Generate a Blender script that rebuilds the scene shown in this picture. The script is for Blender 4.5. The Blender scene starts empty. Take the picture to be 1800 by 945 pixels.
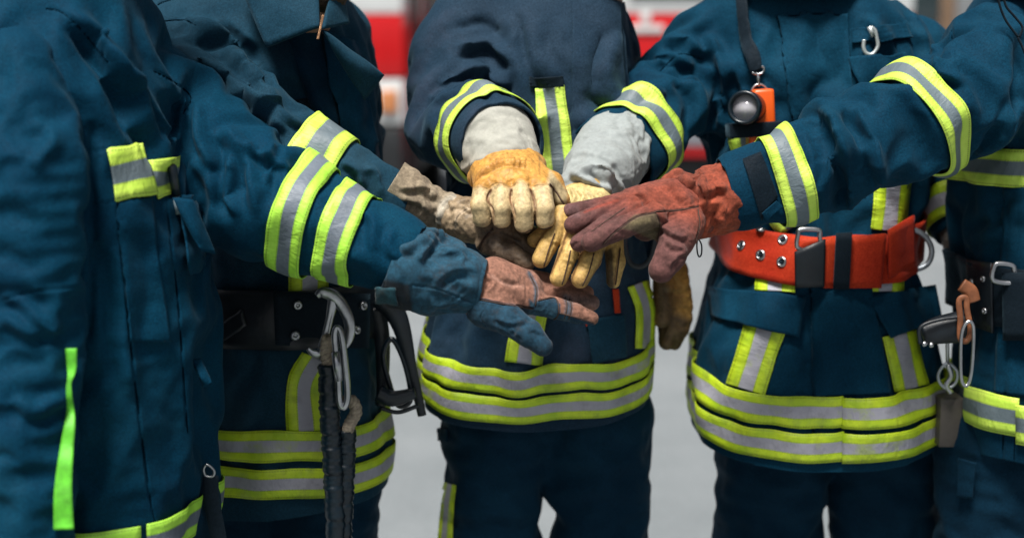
import bpy, bmesh, math, time
import numpy as np
from mathutils import Vector, Matrix
from mathutils.bvhtree import BVHTree
T0 = time.time()
S = bpy.context.scene
C = S.collection
# ------------------------------------------------------------------ camera, light, exposure
CAMZ, FPX, TILT = 1.41, 2500.0, math.atan(362.5 / 2500.0)
cam = bpy.data.objects.new('camera', bpy.data.cameras.new('camera'))
C.objects.link(cam); S.camera = cam
cam.location = (0, 0, CAMZ); cam.rotation_euler = (math.pi / 2 - TILT, 0, 0)
cam.data.lens = 50; cam.data.sensor_width = 36; cam.data.clip_start = .05; cam.data.clip_end = 600
cam.data.dof.use_dof = True; cam.data.dof.focus_distance = 1.84; cam.data.dof.aperture_fstop = 2.4
S.world = bpy.data.worlds.new('World'); S.world.use_nodes = True
wn = S.world.node_tree; bg = wn.nodes['Background']
sky = wn.nodes.new('ShaderNodeTexSky'); sky.sky_type = 'NISHITA'; sky.sun_disc = False
SUN_EL, SUN_AZ = math.radians(64), math.radians(205)
sky.sun_elevation = SUN_EL; sky.sun_rotation = SUN_AZ; sky.air_density = 1.0; sky.dust_density = 4.0; sky.ozone_density = 1.0
hs = wn.nodes.new('ShaderNodeHueSaturation'); hs.inputs['Saturation'].default_value = .45
wn.links.new(sky.outputs[0], hs.inputs['Color']); wn.links.new(hs.outputs[0], bg.inputs[0]); bg.inputs[1].default_value = .057
sun = bpy.data.objects.new('sun', bpy.data.lights.new('sun', 'SUN')); C.objects.link(sun)
sun.data.energy = 4.8; sun.data.angle = math.radians(18); sun.data.color = (1, .96, .9)
sd = Vector((math.sin(SUN_AZ) * math.cos(SUN_EL), math.cos(SUN_AZ) * math.cos(SUN_EL), math.sin(SUN_EL)))
sun.rotation_euler = sd.to_track_quat('Z', 'Y').to_euler()
S.view_settings.view_transform = 'Standard'; S.view_settings.look = 'None'
S.view_settings.exposure = 0.5; S.view_settings.gamma = 1
S.render.engine = 'CYCLES'; S.cycles.max_bounces = 5

# ------------------------------------------------------------------ places in space
cT, sT = math.cos(TILT), math.sin(TILT)
def P(px, py, Y):
    x = (px - 900) / FPX; u = -(py - 472.5) / FPX
    t = Y / (cT + sT * u)
    return np.array((x * t, Y, CAMZ + t * (cT * u - sT)))
def proj(V):
    X = V[:, 0]; Yw = V[:, 1]; Z = V[:, 2] - CAMZ
    f = Yw * cT - Z * sT; u = Yw * sT + Z * cT
    return 900 + FPX * X / f, 472.5 - FPX * u / f
def pr(r, Y): return r * Y / FPX
def P4(q): return P(q[0], q[1], q[2]), pr(q[3], q[2])

# ------------------------------------------------------------------ noise
def vnoise(p, f, seed=0):
    q = p * f + 31.7 * seed; i = np.floor(q).astype(np.int64); t = q - i; t = t * t * (3 - 2 * t)
    def hsh(a, b, c):
        n = (a * 73856093) ^ (b * 19349663) ^ (c * 83492791) ^ (seed * 2654435)
        n = (n ^ (n >> 13)) * 1274126177 & 0x7fffffff; n = n ^ (n >> 16)
        return (n & 0xffff) / 32767.5 - 1
    r = 0
    for a in (0, 1):
        for b in (0, 1):
            for c in (0, 1):
                w = (t[:, 0] if a else 1 - t[:, 0]) * (t[:, 1] if b else 1 - t[:, 1]) * (t[:, 2] if c else 1 - t[:, 2])
                r = r + w * hsh(i[:, 0] + a, i[:, 1] + b, i[:, 2] + c)
    return r

# ------------------------------------------------------------------ implicit surfaces
class Field:
    def __init__(s, lo, hi, h):
        s.h = h; s.lo = np.array(lo, float); n = np.ceil((np.array(hi) - s.lo) / h).astype(int) + 1
        s.ax = [s.lo[i] + h * np.arange(n[i]) for i in range(3)]
        s.F = np.full(n, 1.0, np.float32)
    def win(s, lo, hi, m):
        sl = []
        for i in range(3):
            a = max(0, int((lo[i] - m - s.lo[i]) / s.h)); b = min(len(s.ax[i]), int((hi[i] + m - s.lo[i]) / s.h) + 2)
            if b <= a: return None
            sl.append(slice(a, b))
        sl = tuple(sl)
        g = np.meshgrid(s.ax[0][sl[0]], s.ax[1][sl[1]], s.ax[2][sl[2]], indexing='ij', sparse=True)
        return sl, g
    def put(s, sl, d, k, sub=False):
        A = s.F[sl]
        if sub:
            d = -d
            if k > 0:
                hh = np.maximum(k - np.abs(A - d), 0) / k; s.F[sl] = np.maximum(A, d) + hh * hh * k * .25
            else: s.F[sl] = np.maximum(A, d)
        elif k > 0:
            hh = np.maximum(k - np.abs(A - d), 0) / k; s.F[sl] = np.minimum(A, d) - hh * hh * k * .25
        else: s.F[sl] = np.minimum(A, d)
    def cone(s, a, b, ra, rb, k=0., flat=None, sub=False):
        a = np.asarray(a, float); b = np.asarray(b, float); r = max(ra, rb)
        w = s.win(np.minimum(a, b) - r, np.maximum(a, b) + r, k + 3 * s.h)
        if w is None: return
        sl, g = w; ab = b - a; L = ab.dot(ab) + 1e-12
        p = [g[i] - a[i] for i in range(3)]
        t = np.clip((p[0] * ab[0] + p[1] * ab[1] + p[2] * ab[2]) / L, 0, 1)
        q = [p[i] - t * ab[i] for i in range(3)]
        d2 = q[0] ** 2 + q[1] ** 2 + q[2] ** 2
        if flat is not None:      # (direction, factor): thinner along direction
            n = np.asarray(flat[0], float); n = n / np.linalg.norm(n); e = q[0] * n[0] + q[1] * n[1] + q[2] * n[2]
            f = flat[1]; d2 = d2 + e * e * (1 / f ** 2 - 1)
            dd = np.sqrt(d2); rr = ra + (rb - ra) * t
            d = (dd - rr) * np.where(dd > 1e-9, np.sqrt(np.clip((d2 - e * e / f ** 2 + e * e) / np.maximum(d2, 1e-12), f * f, 1)), f)
        else: d = np.sqrt(d2) - (ra + (rb - ra) * t)
        s.put(sl, d.astype(np.float32), k, sub)
    def chain(s, pts, k=0., kj=None, flat=None):
        for i in range(len(pts) - 1):
            (a, ra), (b, rb) = pts[i], pts[i + 1]
            s.cone(a, b, ra, rb, k if i == 0 or kj is None else kj, flat)
    def torso(s, sec, k=0., p=2.5):
        sec = sorted(sec, key=lambda q: q[0]); A = np.array(sec)   # z, cx, cy, a, b
        lo = [(A[:, 1] - A[:, 3]).min(), (A[:, 2] - A[:, 4]).min(), A[0, 0]]; hi = [(A[:, 1] + A[:, 3]).max(), (A[:, 2] + A[:, 4]).max(), A[-1, 0]]
        sl, g = s.win(lo, hi, k + 3 * s.h)
        z = g[2]; f = [np.interp(z, A[:, 0], A[:, i]) for i in range(1, 5)]
        d = ((np.abs(g[0] - f[0]) / f[2]) ** p + (np.abs(g[1] - f[1]) / f[3]) ** p) ** (1 / p) - 1
        d = d * np.minimum(f[2], f[3])
        d = np.maximum(d, np.maximum(z - A[-1, 0], A[0, 0] - z))
        s.put(sl, d.astype(np.float32), k)
    def mesh(s, smooth=2):
        F, h = s.F, s.h; ins = F < 0; n = F.shape
        cnt = np.zeros((n[0] - 1, n[1] - 1, n[2] - 1), np.int16); acc = np.zeros(cnt.shape + (3,), np.float32)
        def cut(sl, d):
            return tuple(sl)
        for ax in range(3):
            o = [i for i in range(3) if i != ax]
            for da in (0, 1):
                for db in (0, 1):
                    lo = [None] * 3; hi = [None] * 3
                    lo[ax] = slice(0, n[ax] - 1); hi[ax] = slice(1, n[ax])
                    for oo, dd in zip(o, (da, db)):
                        q = slice(dd, n[oo] - 1 + dd); lo[oo] = q; hi[oo] = q
                    a = F[tuple(lo)]; b = F[tuple(hi)]; m = (a < 0) != (b < 0)
                    t = np.where(m, a / np.where(m, a - b, 1), 0)
                    cnt += m; acc[..., ax] += t
                    acc[..., o[0]] += m * da; acc[..., o[1]] += m * db
        act = cnt > 0; idx = np.full(cnt.shape, -1, np.int64); idx[act] = np.arange(act.sum())
        ijk = np.argwhere(act); V = (ijk + acc[act] / cnt[act][:, None]) * h + s.lo
        quads = []
        for ax in range(3):
            o = [(ax + 1) % 3, (ax + 2) % 3]
            lo = [slice(1, m - 1) for m in n]; hi = list(lo); lo[ax] = slice(0, n[ax] - 1); hi[ax] = slice(1, n[ax])
            a = ins[tuple(lo)]; b = ins[tuple(hi)]; m = a != b
            pos = np.argwhere(m); off = np.array([1, 1, 1]); off[ax] = 0; pos = pos + off
            fl = a[m]
            def c(d0, d1):
                q = pos.copy(); q[:, o[0]] += d0; q[:, o[1]] += d1; return idx[q[:, 0], q[:, 1], q[:, 2]]
            Q = np.stack([c(-1, -1), c(0, -1), c(0, 0), c(-1, 0)], 1)
            Q[~fl] = Q[~fl][:, ::-1]; quads.append(Q)
        Q = np.concatenate(quads)
        Q = Q[(Q >= 0).all(1)]
        V = relax(V, Q, smooth)
        return V, Q
def quad_edges(Q):
    e = np.concatenate([Q[:, [0, 1]], Q[:, [1, 2]], Q[:, [2, 3]], Q[:, [3, 0]]]); e.sort(1)
    return np.unique(e, axis=0)
def lap(V, E):
    n = len(V); out = np.zeros_like(V); c = np.bincount(E.ravel(), minlength=n)[:, None]
    for k in range(3):
        out[:, k] = np.bincount(E[:, 0], V[E[:, 1], k], n) + np.bincount(E[:, 1], V[E[:, 0], k], n)
    return out / np.maximum(c, 1) - V
def relax(V, Q, it, E=None):
    if E is None: E = quad_edges(Q)
    for _ in range(it):
        V = V + .5 * lap(V, E); V = V - .48 * lap(V, E)
    return V
def normals(V, Q):
    n = np.cross(V[Q[:, 2]] - V[Q[:, 0]], V[Q[:, 3]] - V[Q[:, 1]]); out = np.zeros_like(V)
    for j in range(4):
        for k in range(3): out[:, k] += np.bincount(Q[:, j], n[:, k], len(V))
    return out / np.maximum(np.linalg.norm(out, axis=1, keepdims=True), 1e-12)

# ------------------------------------------------------------------ cloth settling
def settle(V, Q, grow, it=120, lo=-.012, hi=.022, tmax=.02, bend=.12, seed=1, amp=.006, freq=16, seedfn=None):
    """Lets a cloth shell that is larger than the body inside it buckle into folds."""
    E = quad_edges(Q); n = len(V); P0 = V.copy(); N0 = normals(V, Q)
    D = np.concatenate([Q[:, [0, 2]], Q[:, [1, 3]]])
    # skip-one pairs across shared edges
    he = np.concatenate([np.stack([Q[:, i], Q[:, (i + 1) % 4], Q[:, (i + 3) % 4], Q[:, (i + 2) % 4]], 1) for i in range(4)])
    key = np.minimum(he[:, 0], he[:, 1]) * n + np.maximum(he[:, 0], he[:, 1]); o = np.argsort(key, kind='stable'); he = he[o]; key = key[o]
    s = np.nonzero(key[1:] == key[:-1])[0]; a, b = he[s], he[s + 1]
    same = a[:, 0] == b[:, 0]
    B1 = np.stack([a[:, 2], np.where(same, b[:, 2], b[:, 3])], 1); B2 = np.stack([a[:, 3], np.where(same, b[:, 3], b[:, 2])], 1)
    B = np.concatenate([B1, B2]); B.sort(1); B = np.unique(B, axis=0); B = B[B[:, 0] != B[:, 1]]
    con = np.concatenate([E, D, B]); st = np.concatenate([np.full(len(E), 1.), np.full(len(D), .5), np.full(len(B), bend)])
    d0 = V[con[:, 1]] - V[con[:, 0]]; L0 = np.linalg.norm(d0, axis=1)
    g = grow((V[con[:, 0]] + V[con[:, 1]]) / 2, d0 / np.maximum(L0, 1e-9)[:, None]); R = L0 * (1 + g)
    cnt = np.bincount(con.ravel(), np.repeat(st, 2), n)[:, None] + .2
    W = V * np.array((1, 1, .45)); V = V + N0 * (amp * (1.3 * vnoise(W, freq * .6, seed + 2) + vnoise(W, freq * 1.2, seed) + .5 * vnoise(V, freq * 2.4, seed + 5)))[:, None]
    if seedfn is not None: V = V + N0 * seedfn(V)[:, None]
    prev = V.copy()
    for i in range(it):
        vel = (V - prev) * .85; prev = V; V = V + vel
        d = V[con[:, 1]] - V[con[:, 0]]; L = np.linalg.norm(d, axis=1)
        c = d * (st * .5 * (L - R) / np.maximum(L, 1e-9))[:, None]; mv = np.zeros_like(V)
        for k in range(3): mv[:, k] = np.bincount(con[:, 0], c[:, k], n) - np.bincount(con[:, 1], c[:, k], n)
        V = V + mv * (1.6 / cnt) * 2
        q = V - P0; qn = (q * N0).sum(1, keepdims=True); qt = q - N0 * qn; lt = np.linalg.norm(qt, axis=1, keepdims=True)
        qt = qt * np.minimum(1, tmax / np.maximum(lt, 1e-9)); V = P0 + qt + N0 * np.clip(qn, lo, hi)
    w = rimw(Q, n, E)
    if w is not None:
        q = V - P0
        for _ in range(24): q = q + w * .6 * lap(q, E)
        V = P0 + q
    return V
def rim_edges(Q):
    e = np.concatenate([Q[:, [0, 1]], Q[:, [1, 2]], Q[:, [2, 3]], Q[:, [3, 0]]]); e.sort(1)
    u, c = np.unique(e, axis=0, return_counts=True); return u[c == 1]
def rimw(Q, n, E):
    b = rim_edges(Q)
    if not len(b): return None
    w = np.zeros(n); w[b.ravel()] = 1
    for k in (.9, .75, .55, .35, .2):
        m = np.zeros(n); np.maximum.at(m, E[:, 0], (w[E[:, 1]] > 0) * k); np.maximum.at(m, E[:, 1], (w[E[:, 0]] > 0) * k); w = np.where(w > 0, w, m)
    return w[:, None]
def smooth_rim(V, Q, it=12):
    b = rim_edges(Q); n = len(V)
    if not len(b): return V
    on = np.zeros(n, bool); on[b.ravel()] = True
    for i in range(it):
        L = lap(V, b); V = V.copy(); V[on] += .5 * L[on]
    E = quad_edges(Q); w = rimw(Q, n, E); w[on] = 0
    for i in range(3): V = V + w * .5 * lap(V, E)
    return V

# ------------------------------------------------------------------ objects
def mk(name, V, Q, mat, parent=None, smooth=True, solid=0., **kw):
    me = bpy.data.meshes.new(name)
    if isinstance(Q, np.ndarray):
        me.vertices.add(len(V)); me.vertices.foreach_set('co', np.asarray(V, np.float32).ravel())
        k = Q.shape[1]; me.loops.add(Q.size); me.loops.foreach_set('vertex_index', Q.ravel().astype(np.int32))
        me.polygons.add(len(Q)); me.polygons.foreach_set('loop_start', (np.arange(len(Q)) * k).astype(np.int32))
        me.update(calc_edges=True); me.validate()
    else: me.from_pydata([tuple(v) for v in V], [], [tuple(f) for f in Q])
    if smooth: me.polygons.foreach_set('use_smooth', np.ones(len(me.polygons), bool))
    for m in (mat if isinstance(mat, (list, tuple)) else [mat]): me.materials.append(m)
    o = bpy.data.objects.new(name, me); C.objects.link(o)
    if parent is not None: o.parent = parent; o.matrix_parent_inverse = Matrix.Translation(-Vector(parent.location)) if parent.parent is None and parent.type == 'EMPTY' else Matrix()
    if solid:
        m = o.modifiers.new('thickness', 'SOLIDIFY'); m.thickness = solid; m.offset = -1; m.use_rim = True
    for k, v in kw.items(): o[k] = v
    return o
def empty(name, loc, label, cat, group=None):
    o = bpy.data.objects.new(name, None); C.objects.link(o); o.location = loc; o.empty_display_size = .05
    o['label'] = label; o['category'] = cat
    if group: o['group'] = group
    return o
def subdiv(V, Q):
    """one Catmull-Clark level in numpy for closed or open quad meshes"""
    E = quad_edges(Q); n = len(V); nE = len(E); key = E[:, 0] * n + E[:, 1]
    fp = V[Q].mean(1)
    fe = [np.searchsorted(key, np.minimum(Q[:, i], Q[:, (i + 1) % 4]) * n + np.maximum(Q[:, i], Q[:, (i + 1) % 4])) for i in range(4)]
    em = V[E].mean(1); ecnt = np.zeros(nE); es = np.zeros((nE, 3))
    for i in range(4):
        ecnt += np.bincount(fe[i], minlength=nE)
        for k in range(3): es[:, k] += np.bincount(fe[i], fp[:, k], nE)
    inner = ecnt == 2
    ep = np.where(inner[:, None], (V[E[:, 0]] + V[E[:, 1]] + es) / 4, em)
    val = np.bincount(E.ravel(), minlength=n)[:, None].astype(float); fs = np.zeros((n, 3)); fc = np.zeros(n); ms = np.zeros((n, 3))
    for i in range(4):
        fc += np.bincount(Q[:, i], minlength=n)
        for k in range(3): fs[:, k] += np.bincount(Q[:, i], fp[:, k], n)
    for j in (0, 1):
        for k in range(3): ms[:, k] += np.bincount(E[:, j], em[:, k], n)
    vp = (fs / np.maximum(fc, 1)[:, None] + 2 * ms / np.maximum(val, 1) + (val - 3) * V) / np.maximum(val, 1)
    bE = E[~inner]; bn = np.zeros(n, bool); bn[bE.ravel()] = True
    if len(bE):
        bs = np.zeros((n, 3)); bc = np.bincount(bE.ravel(), minlength=n)
        for k in range(3): bs[:, k] = np.bincount(bE[:, 0], V[bE[:, 1], k], n) + np.bincount(bE[:, 1], V[bE[:, 0], k], n)
        vp[bn] = .75 * V[bn] + .25 * bs[bn] / np.maximum(bc[bn], 1)[:, None]
    NV = np.concatenate([vp, fp, ep]); F0 = n; E0 = n + len(Q); f = F0 + np.arange(len(Q)); out = []
    for i in range(4): out.append(np.stack([Q[:, i], E0 + fe[i], f, E0 + fe[i - 1]], 1))
    return NV, np.concatenate(out)
def cutaway(V, Q, tests):
    """drop the faces beyond the open ends, snapping the rim onto the cut plane"""
    keep = np.ones(len(V), bool)
    for (c, nrm, rad) in tests:
        c = np.asarray(c, float); nrm = np.asarray(nrm, float); nrm = nrm / np.linalg.norm(nrm)
        keep &= ~(((V - c) @ nrm > 0) & (np.linalg.norm(V - c, axis=1) < rad))
    kf = keep[Q].any(1); Q2 = Q[kf]; used = np.unique(Q2); m = np.full(len(V), -1); m[used] = np.arange(len(used))
    V = V[used].copy(); kp = keep[used]; Q2 = m[Q2]
    for (c, nrm, rad) in tests:
        c = np.asarray(c, float); nrm = np.asarray(nrm, float); nrm = nrm / np.linalg.norm(nrm)
        d = (V - c) @ nrm; s = (~kp) & (d > 0) & (np.linalg.norm(V - c, axis=1) < rad * 1.1)
        V[s] -= d[s][:, None] * nrm
    return smooth_rim(V, Q2), Q2

def seg_dist(x, y, pts):
    """signed distance (px) and running length 0..1 to a pixel polyline"""
    pts = np.array(pts, float); best = np.full(len(x), 1e9); sg = np.zeros(len(x)); tt = np.zeros(len(x)); L = np.r_[0, np.cumsum(np.hypot(*np.diff(pts, axis=0).T))]
    for i in range(len(pts) - 1):
        a, b = pts[i], pts[i + 1]; d = b - a; l2 = d @ d + 1e-9
        t = np.clip(((x - a[0]) * d[0] + (y - a[1]) * d[1]) / l2, 0, 1)
        ex = x - a[0] - t * d[0]; ey = y - a[1] - t * d[1]; r = np.hypot(ex, ey); m = r < best
        best = np.where(m, r, best); cr = np.sign(d[0] * ey - d[1] * ex); sg = np.where(m, cr, sg)
        tt = np.where(m, (L[i] + t * math.sqrt(l2)) / L[-1], tt)
    return best * sg, tt
def spline(pts, n=6):
    p = np.array(pts, float)
    if len(p) < 3: return p
    out = []; q = np.vstack([2 * p[0] - p[1], p, 2 * p[-1] - p[-2]])
    for i in range(1, len(q) - 2):
        for t in np.linspace(0, 1, n, endpoint=False):
            a, b, c, d = q[i - 1:i + 3]
            out.append(.5 * (2 * b + (c - a) * t + (2 * a - 5 * b + 4 * c - d) * t * t + (3 * b - a - 3 * c + d) * t ** 3))
    out.append(p[-1]); return np.array(out)
def strokes(V, Q, L, Yr=None):
    """folds and seams worked into a cloth surface: (kind, points, width px, depth mm)"""
    N = normals(V, Q); x, y = proj(V); view = V - np.array((0, 0, CAMZ)); view /= np.linalg.norm(view, axis=1, keepdims=True)
    face = np.clip(-(N * view).sum(1) * 3, 0, 1); out = np.zeros(len(V))
    if Yr is not None: face = face * ((V[:, 1] > Yr[0]) & (V[:, 1] < Yr[1]))
    for kind, pts, w, a in L:
        pts = spline(pts); lo = pts.min(0) - 4 * w; hi = pts.max(0) + 4 * w
        m = np.nonzero((x > lo[0]) & (x < hi[0]) & (y > lo[1]) & (y < hi[1]) & (face > 0))[0]
        if not len(m): continue
        s, t = seg_dist(x[m], y[m], pts); e = np.clip(t / .18, 0, 1) * np.clip((1 - t) / .18, 0, 1); e = e * (2 - e)
        s = s + w * .25 * np.sin(t * 9 + pts[0, 0])
        if kind == 'fold': v = 1.25 * np.exp(-np.abs(s / w) ** 1.6) - 1.0 * np.exp(-((s - 1.5 * w) / (.8 * w)) ** 2)
        elif kind == 'ridge': v = np.exp(-(s / w) ** 2)
        elif kind == 'dent': v = -np.exp(-(s / w) ** 2)
        elif kind == 'seam': v = -np.exp(-(s / w) ** 2) + .15 * np.exp(-((np.abs(s) - 2 * w) / w) ** 2); e = np.clip(t * 20, 0, 1) * np.clip((1 - t) * 20, 0, 1)
        elif kind == 'step': v = 1 / (1 + np.exp(-s / (w * .3))) * np.exp(-np.maximum(s, 0) / (w * 5)); e = np.clip(t * 12, 0, 1) * np.clip((1 - t) * 12, 0, 1)
        out[m] += face[m] * a * .001 * v * e
    return V + N * out[:, None]
# ------------------------------------------------------------------ materials
def nt(name, base=(.5, .5, .5), rough=.7, metal=0., sheen=0.):
    m = bpy.data.materials.new(name); m.use_nodes = True; t = m.node_tree; b = t.nodes['Principled BSDF']
    b.inputs['Base Color'].default_value = (*base, 1); b.inputs['Roughness'].default_value = rough; b.inputs['Metallic'].default_value = metal
    if sheen: b.inputs['Sheen Weight'].default_value = sheen; b.inputs['Sheen Roughness'].default_value = .5
    return m, t, b
def nn(t, typ, **kw):
    n = t.nodes.new(typ)
    for k, v in kw.items():
        if k in n.inputs: n.inputs[k].default_value = v
        else: setattr(n, k, v)
    return n
def noise_to(t, scale, detail=4, rough=.55, coord='Object', vec=None):
    n = nn(t, 'ShaderNodeTexNoise'); n.inputs['Scale'].default_value = scale; n.inputs['Detail'].default_value = detail; n.inputs['Roughness'].default_value = rough
    if vec is None: tc = nn(t, 'ShaderNodeTexCoord'); t.links.new(tc.outputs[coord], n.inputs['Vector'])
    else: t.links.new(vec, n.inputs['Vector'])
    return n.outputs[0]
def ramp(t, fac, stops):
    r = nn(t, 'ShaderNodeValToRGB'); e = r.color_ramp.elements
    while len(e) < len(stops): e.new(.5)
    for el, (p, c) in zip(e, stops): el.position = p; el.color = (*c, 1)
    t.links.new(fac, r.inputs[0]); return r.outputs[0]
def mixc(t, fac, a, b, mode='MIX'):
    m = nn(t, 'ShaderNodeMix', data_type='RGBA', blend_type=mode)
    for s, v in ((0, fac), (6, a), (7, b)):
        if isinstance(v, (int, float)): m.inputs[s].default_value = v
        elif isinstance(v, tuple): m.inputs[s].default_value = (*v, 1)
        else: t.links.new(v, m.inputs[s])
    return m.outputs[2]
def bump(t, b, h, dist, strength=1., prev=None):
    n = nn(t, 'ShaderNodeBump'); n.inputs['Distance'].default_value = dist; n.inputs['Strength'].default_value = strength
    t.links.new(h, n.inputs['Height'])
    if prev is not None: t.links.new(prev, n.inputs['Normal'])
    t.links.new(n.outputs[0], b.inputs['Normal']); return n.outputs[0]
def fabric(name, base, light, sheen=.25, dust=None, rough=.72):
    m, t, b = nt(name, base, rough, 0, sheen)
    n = noise_to(t, 9, 5); c = ramp(t, n, [(.32, base), (.7, light)])
    f = noise_to(t, 420, 2, .8); c = mixc(t, .35, c, ramp(t, f, [(.3, (0, 0, 0)), (.7, (1, 1, 1))]), 'SOFT_LIGHT')
    if dust:
        d = noise_to(t, 4.5, 6, .65); c = mixc(t, ramp(t, d, [(.56, (0, 0, 0)), (.78, (.35, .35, .35))]), c, dust)
    t.links.new(c, b.inputs['Base Color']); b.inputs['Sheen Tint'].default_value = (.4, .7, .9, 1); b.inputs['Specular IOR Level'].default_value = .05
    p = bump(t, b, noise_to(t, 620, 2, .6), .0006, .5)
    p = bump(t, b, noise_to(t, 30, 4, .5), .006, .3, p)
    r = noise_to(t, 17, 3, .5); r2 = nn(t, 'ShaderNodeMath', operation='SUBTRACT'); t.links.new(r, r2.inputs[0]); r2.inputs[1].default_value = .5
    r3 = nn(t, 'ShaderNodeMath', operation='ABSOLUTE'); t.links.new(r2.outputs[0], r3.inputs[0]); r4 = nn(t, 'ShaderNodeMath', operation='POWER'); t.links.new(r3.outputs[0], r4.inputs[0]); r4.inputs[1].default_value = .6
    p = bump(t, b, r4.outputs[0], .012, .14, p)
    return m
NAVY = fabric('navy_fabric', (.0012, .022, .046), (.003, .036, .068), .05, (.012, .045, .065))
NAVY_A = fabric('navy_fabric_deep', (.0006, .023, .050), (.0015, .036, .070), .04, (.010, .050, .075))
NAVY_G = fabric('navy_fabric_worn', (.005, .028, .050), (.012, .042, .068), .07, (.03, .06, .08))
NAVY_P = fabric('navy_fabric_faded', (.008, .024, .045), (.018, .035, .058), .08, (.06, .055, .085))
TROUSER = fabric('trouser_fabric', (.002, .016, .034), (.004, .026, .050), .06)
BLACK = fabric('black_webbing', (.004, .008, .013), (.009, .015, .022), .1, None, .6)
def tape_mat(name, yel, yel2, sil, dirt=.3, rough=.55):
    m, t, b = nt(name, yel, rough)
    uv = nn(t, 'ShaderNodeUVMap'); sx = nn(t, 'ShaderNodeSeparateXYZ'); t.links.new(uv.outputs[0], sx.inputs[0])
    v = sx.outputs[1]
    n = noise_to(t, 25, 5, .6); y = ramp(t, n, [(.35, yel2), (.6, yel)])
    sl = ramp(t, noise_to(t, 14, 5, .6), [(.3, tuple(x * .75 for x in sil)), (.7, sil)])
    mk_ = ramp(t, v, [(.0, (0, 0, 0)), (.312, (0, 0, 0)), (.322, (1, 1, 1)), (.678, (1, 1, 1)), (.688, (0, 0, 0))])
    c = mixc(t, mk_, y, sl)
    # stitching: two rows of thread near each edge
    def row(c0, w):
        a = nn(t, 'ShaderNodeMath', operation='SUBTRACT'); t.links.new(v, a.inputs[0]); a.inputs[1].default_value = c0
        a2 = nn(t, 'ShaderNodeMath', operation='ABSOLUTE'); t.links.new(a.outputs[0], a2.inputs[0])
        a3 = nn(t, 'ShaderNodeMath', operation='LESS_THAN'); t.links.new(a2.outputs[0], a3.inputs[0]); a3.inputs[1].default_value = w; return a3.outputs[0]
    s = row(.055, .017)
    for q in (.945, .3, .7):
        mm = nn(t, 'ShaderNodeMath', operation='MAXIMUM'); t.links.new(s, mm.inputs[0]); t.links.new(row(q, .014), mm.inputs[1]); s = mm.outputs[0]
    w = nn(t, 'ShaderNodeMath', operation='FRACT'); w2 = nn(t, 'ShaderNodeMath', operation='MULTIPLY'); t.links.new(sx.outputs[0], w2.inputs[0]); w2.inputs[1].default_value = 260
    t.links.new(w2.outputs[0], w.inputs[0]); w3 = nn(t, 'ShaderNodeMath', operation='LESS_THAN'); t.links.new(w.outputs[0], w3.inputs[0]); w3.inputs[1].default_value = .72
    sm = nn(t, 'ShaderNodeMath', operation='MULTIPLY'); t.links.new(s, sm.inputs[0]); t.links.new(w3.outputs[0], sm.inputs[1])
    sm2 = nn(t, 'ShaderNodeMath', operation='MULTIPLY'); t.links.new(sm.outputs[0], sm2.inputs[0]); sm2.inputs[1].default_value = .62
    c = mixc(t, sm2.outputs[0], c, tuple(x * .25 for x in yel))
    d = noise_to(t, 30, 7, .7); c = mixc(t, ramp(t, d, [(.50, (0, 0, 0)), (.8, (dirt, dirt, dirt))]), c, (.08, .07, .06))
    if dirt > .4: c = mixc(t, ramp(t, noise_to(t, 11, 6, .7), [(.56, (0, 0, 0)), (.66, (.55, .55, .55))]), c, tuple(x * .62 for x in yel)); c = mixc(t, ramp(t, noise_to(t, 17, 8, .8), [(.6, (0, 0, 0)), (.72, (.5, .5, .5))]), c, (.05, .055, .045))
    t.links.new(c, b.inputs['Base Color'])
    p = bump(t, b, noise_to(t, 900, 2), .0003, .5); p = bump(t, b, noise_to(t, 60, 3), .004, .3, p)
    mp = nn(t, 'ShaderNodeMapping'); mp.inputs['Scale'].default_value = (75, 1.6, 1); t.links.new(uv.outputs[0], mp.inputs['Vector'])
    p = bump(t, b, ramp(t, noise_to(t, 1, 3, .5, vec=mp.outputs[0]), [(.35, (0, 0, 0)), (.5, (1, 1, 1)), (.62, (.55, .55, .55))]), .0022, .3, p)
    return m
TAPE = tape_mat('lime_silver_tape', (.56, .76, .10), (.44, .67, .06), (.12, .16, .185), .2)
TAPE_A = tape_mat('green_lime_silver_tape', (.42, .78, .07), (.34, .70, .05), (.13, .16, .20), .12)
TAPE_D = tape_mat('dirty_lime_silver_tape', (.52, .68, .018), (.36, .54, .015), (.36, .36, .42), .6)
def plain(name, c, rough=.5, metal=0., var=.25, scale=30, bumpd=0., bs=200):
    m, t, b = nt(name, c, rough, metal)
    col = ramp(t, noise_to(t, scale, 5, .6), [(.3, tuple(x * (1 - var) for x in c)), (.7, tuple(min(1, x * (1 + var)) for x in c))])
    t.links.new(col, b.inputs['Base Color'])
    if bumpd: bump(t, b, noise_to(t, bs, 3), bumpd, .6)
    return m
STEEL = plain('brushed_steel', (.42, .43, .45), .32, 1, .2, 60, .0003, 300)
WORN_ALLOY = plain('worn_alloy', (.33, .36, .40), .42, .85, .3, 40, .0005, 200)
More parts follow.
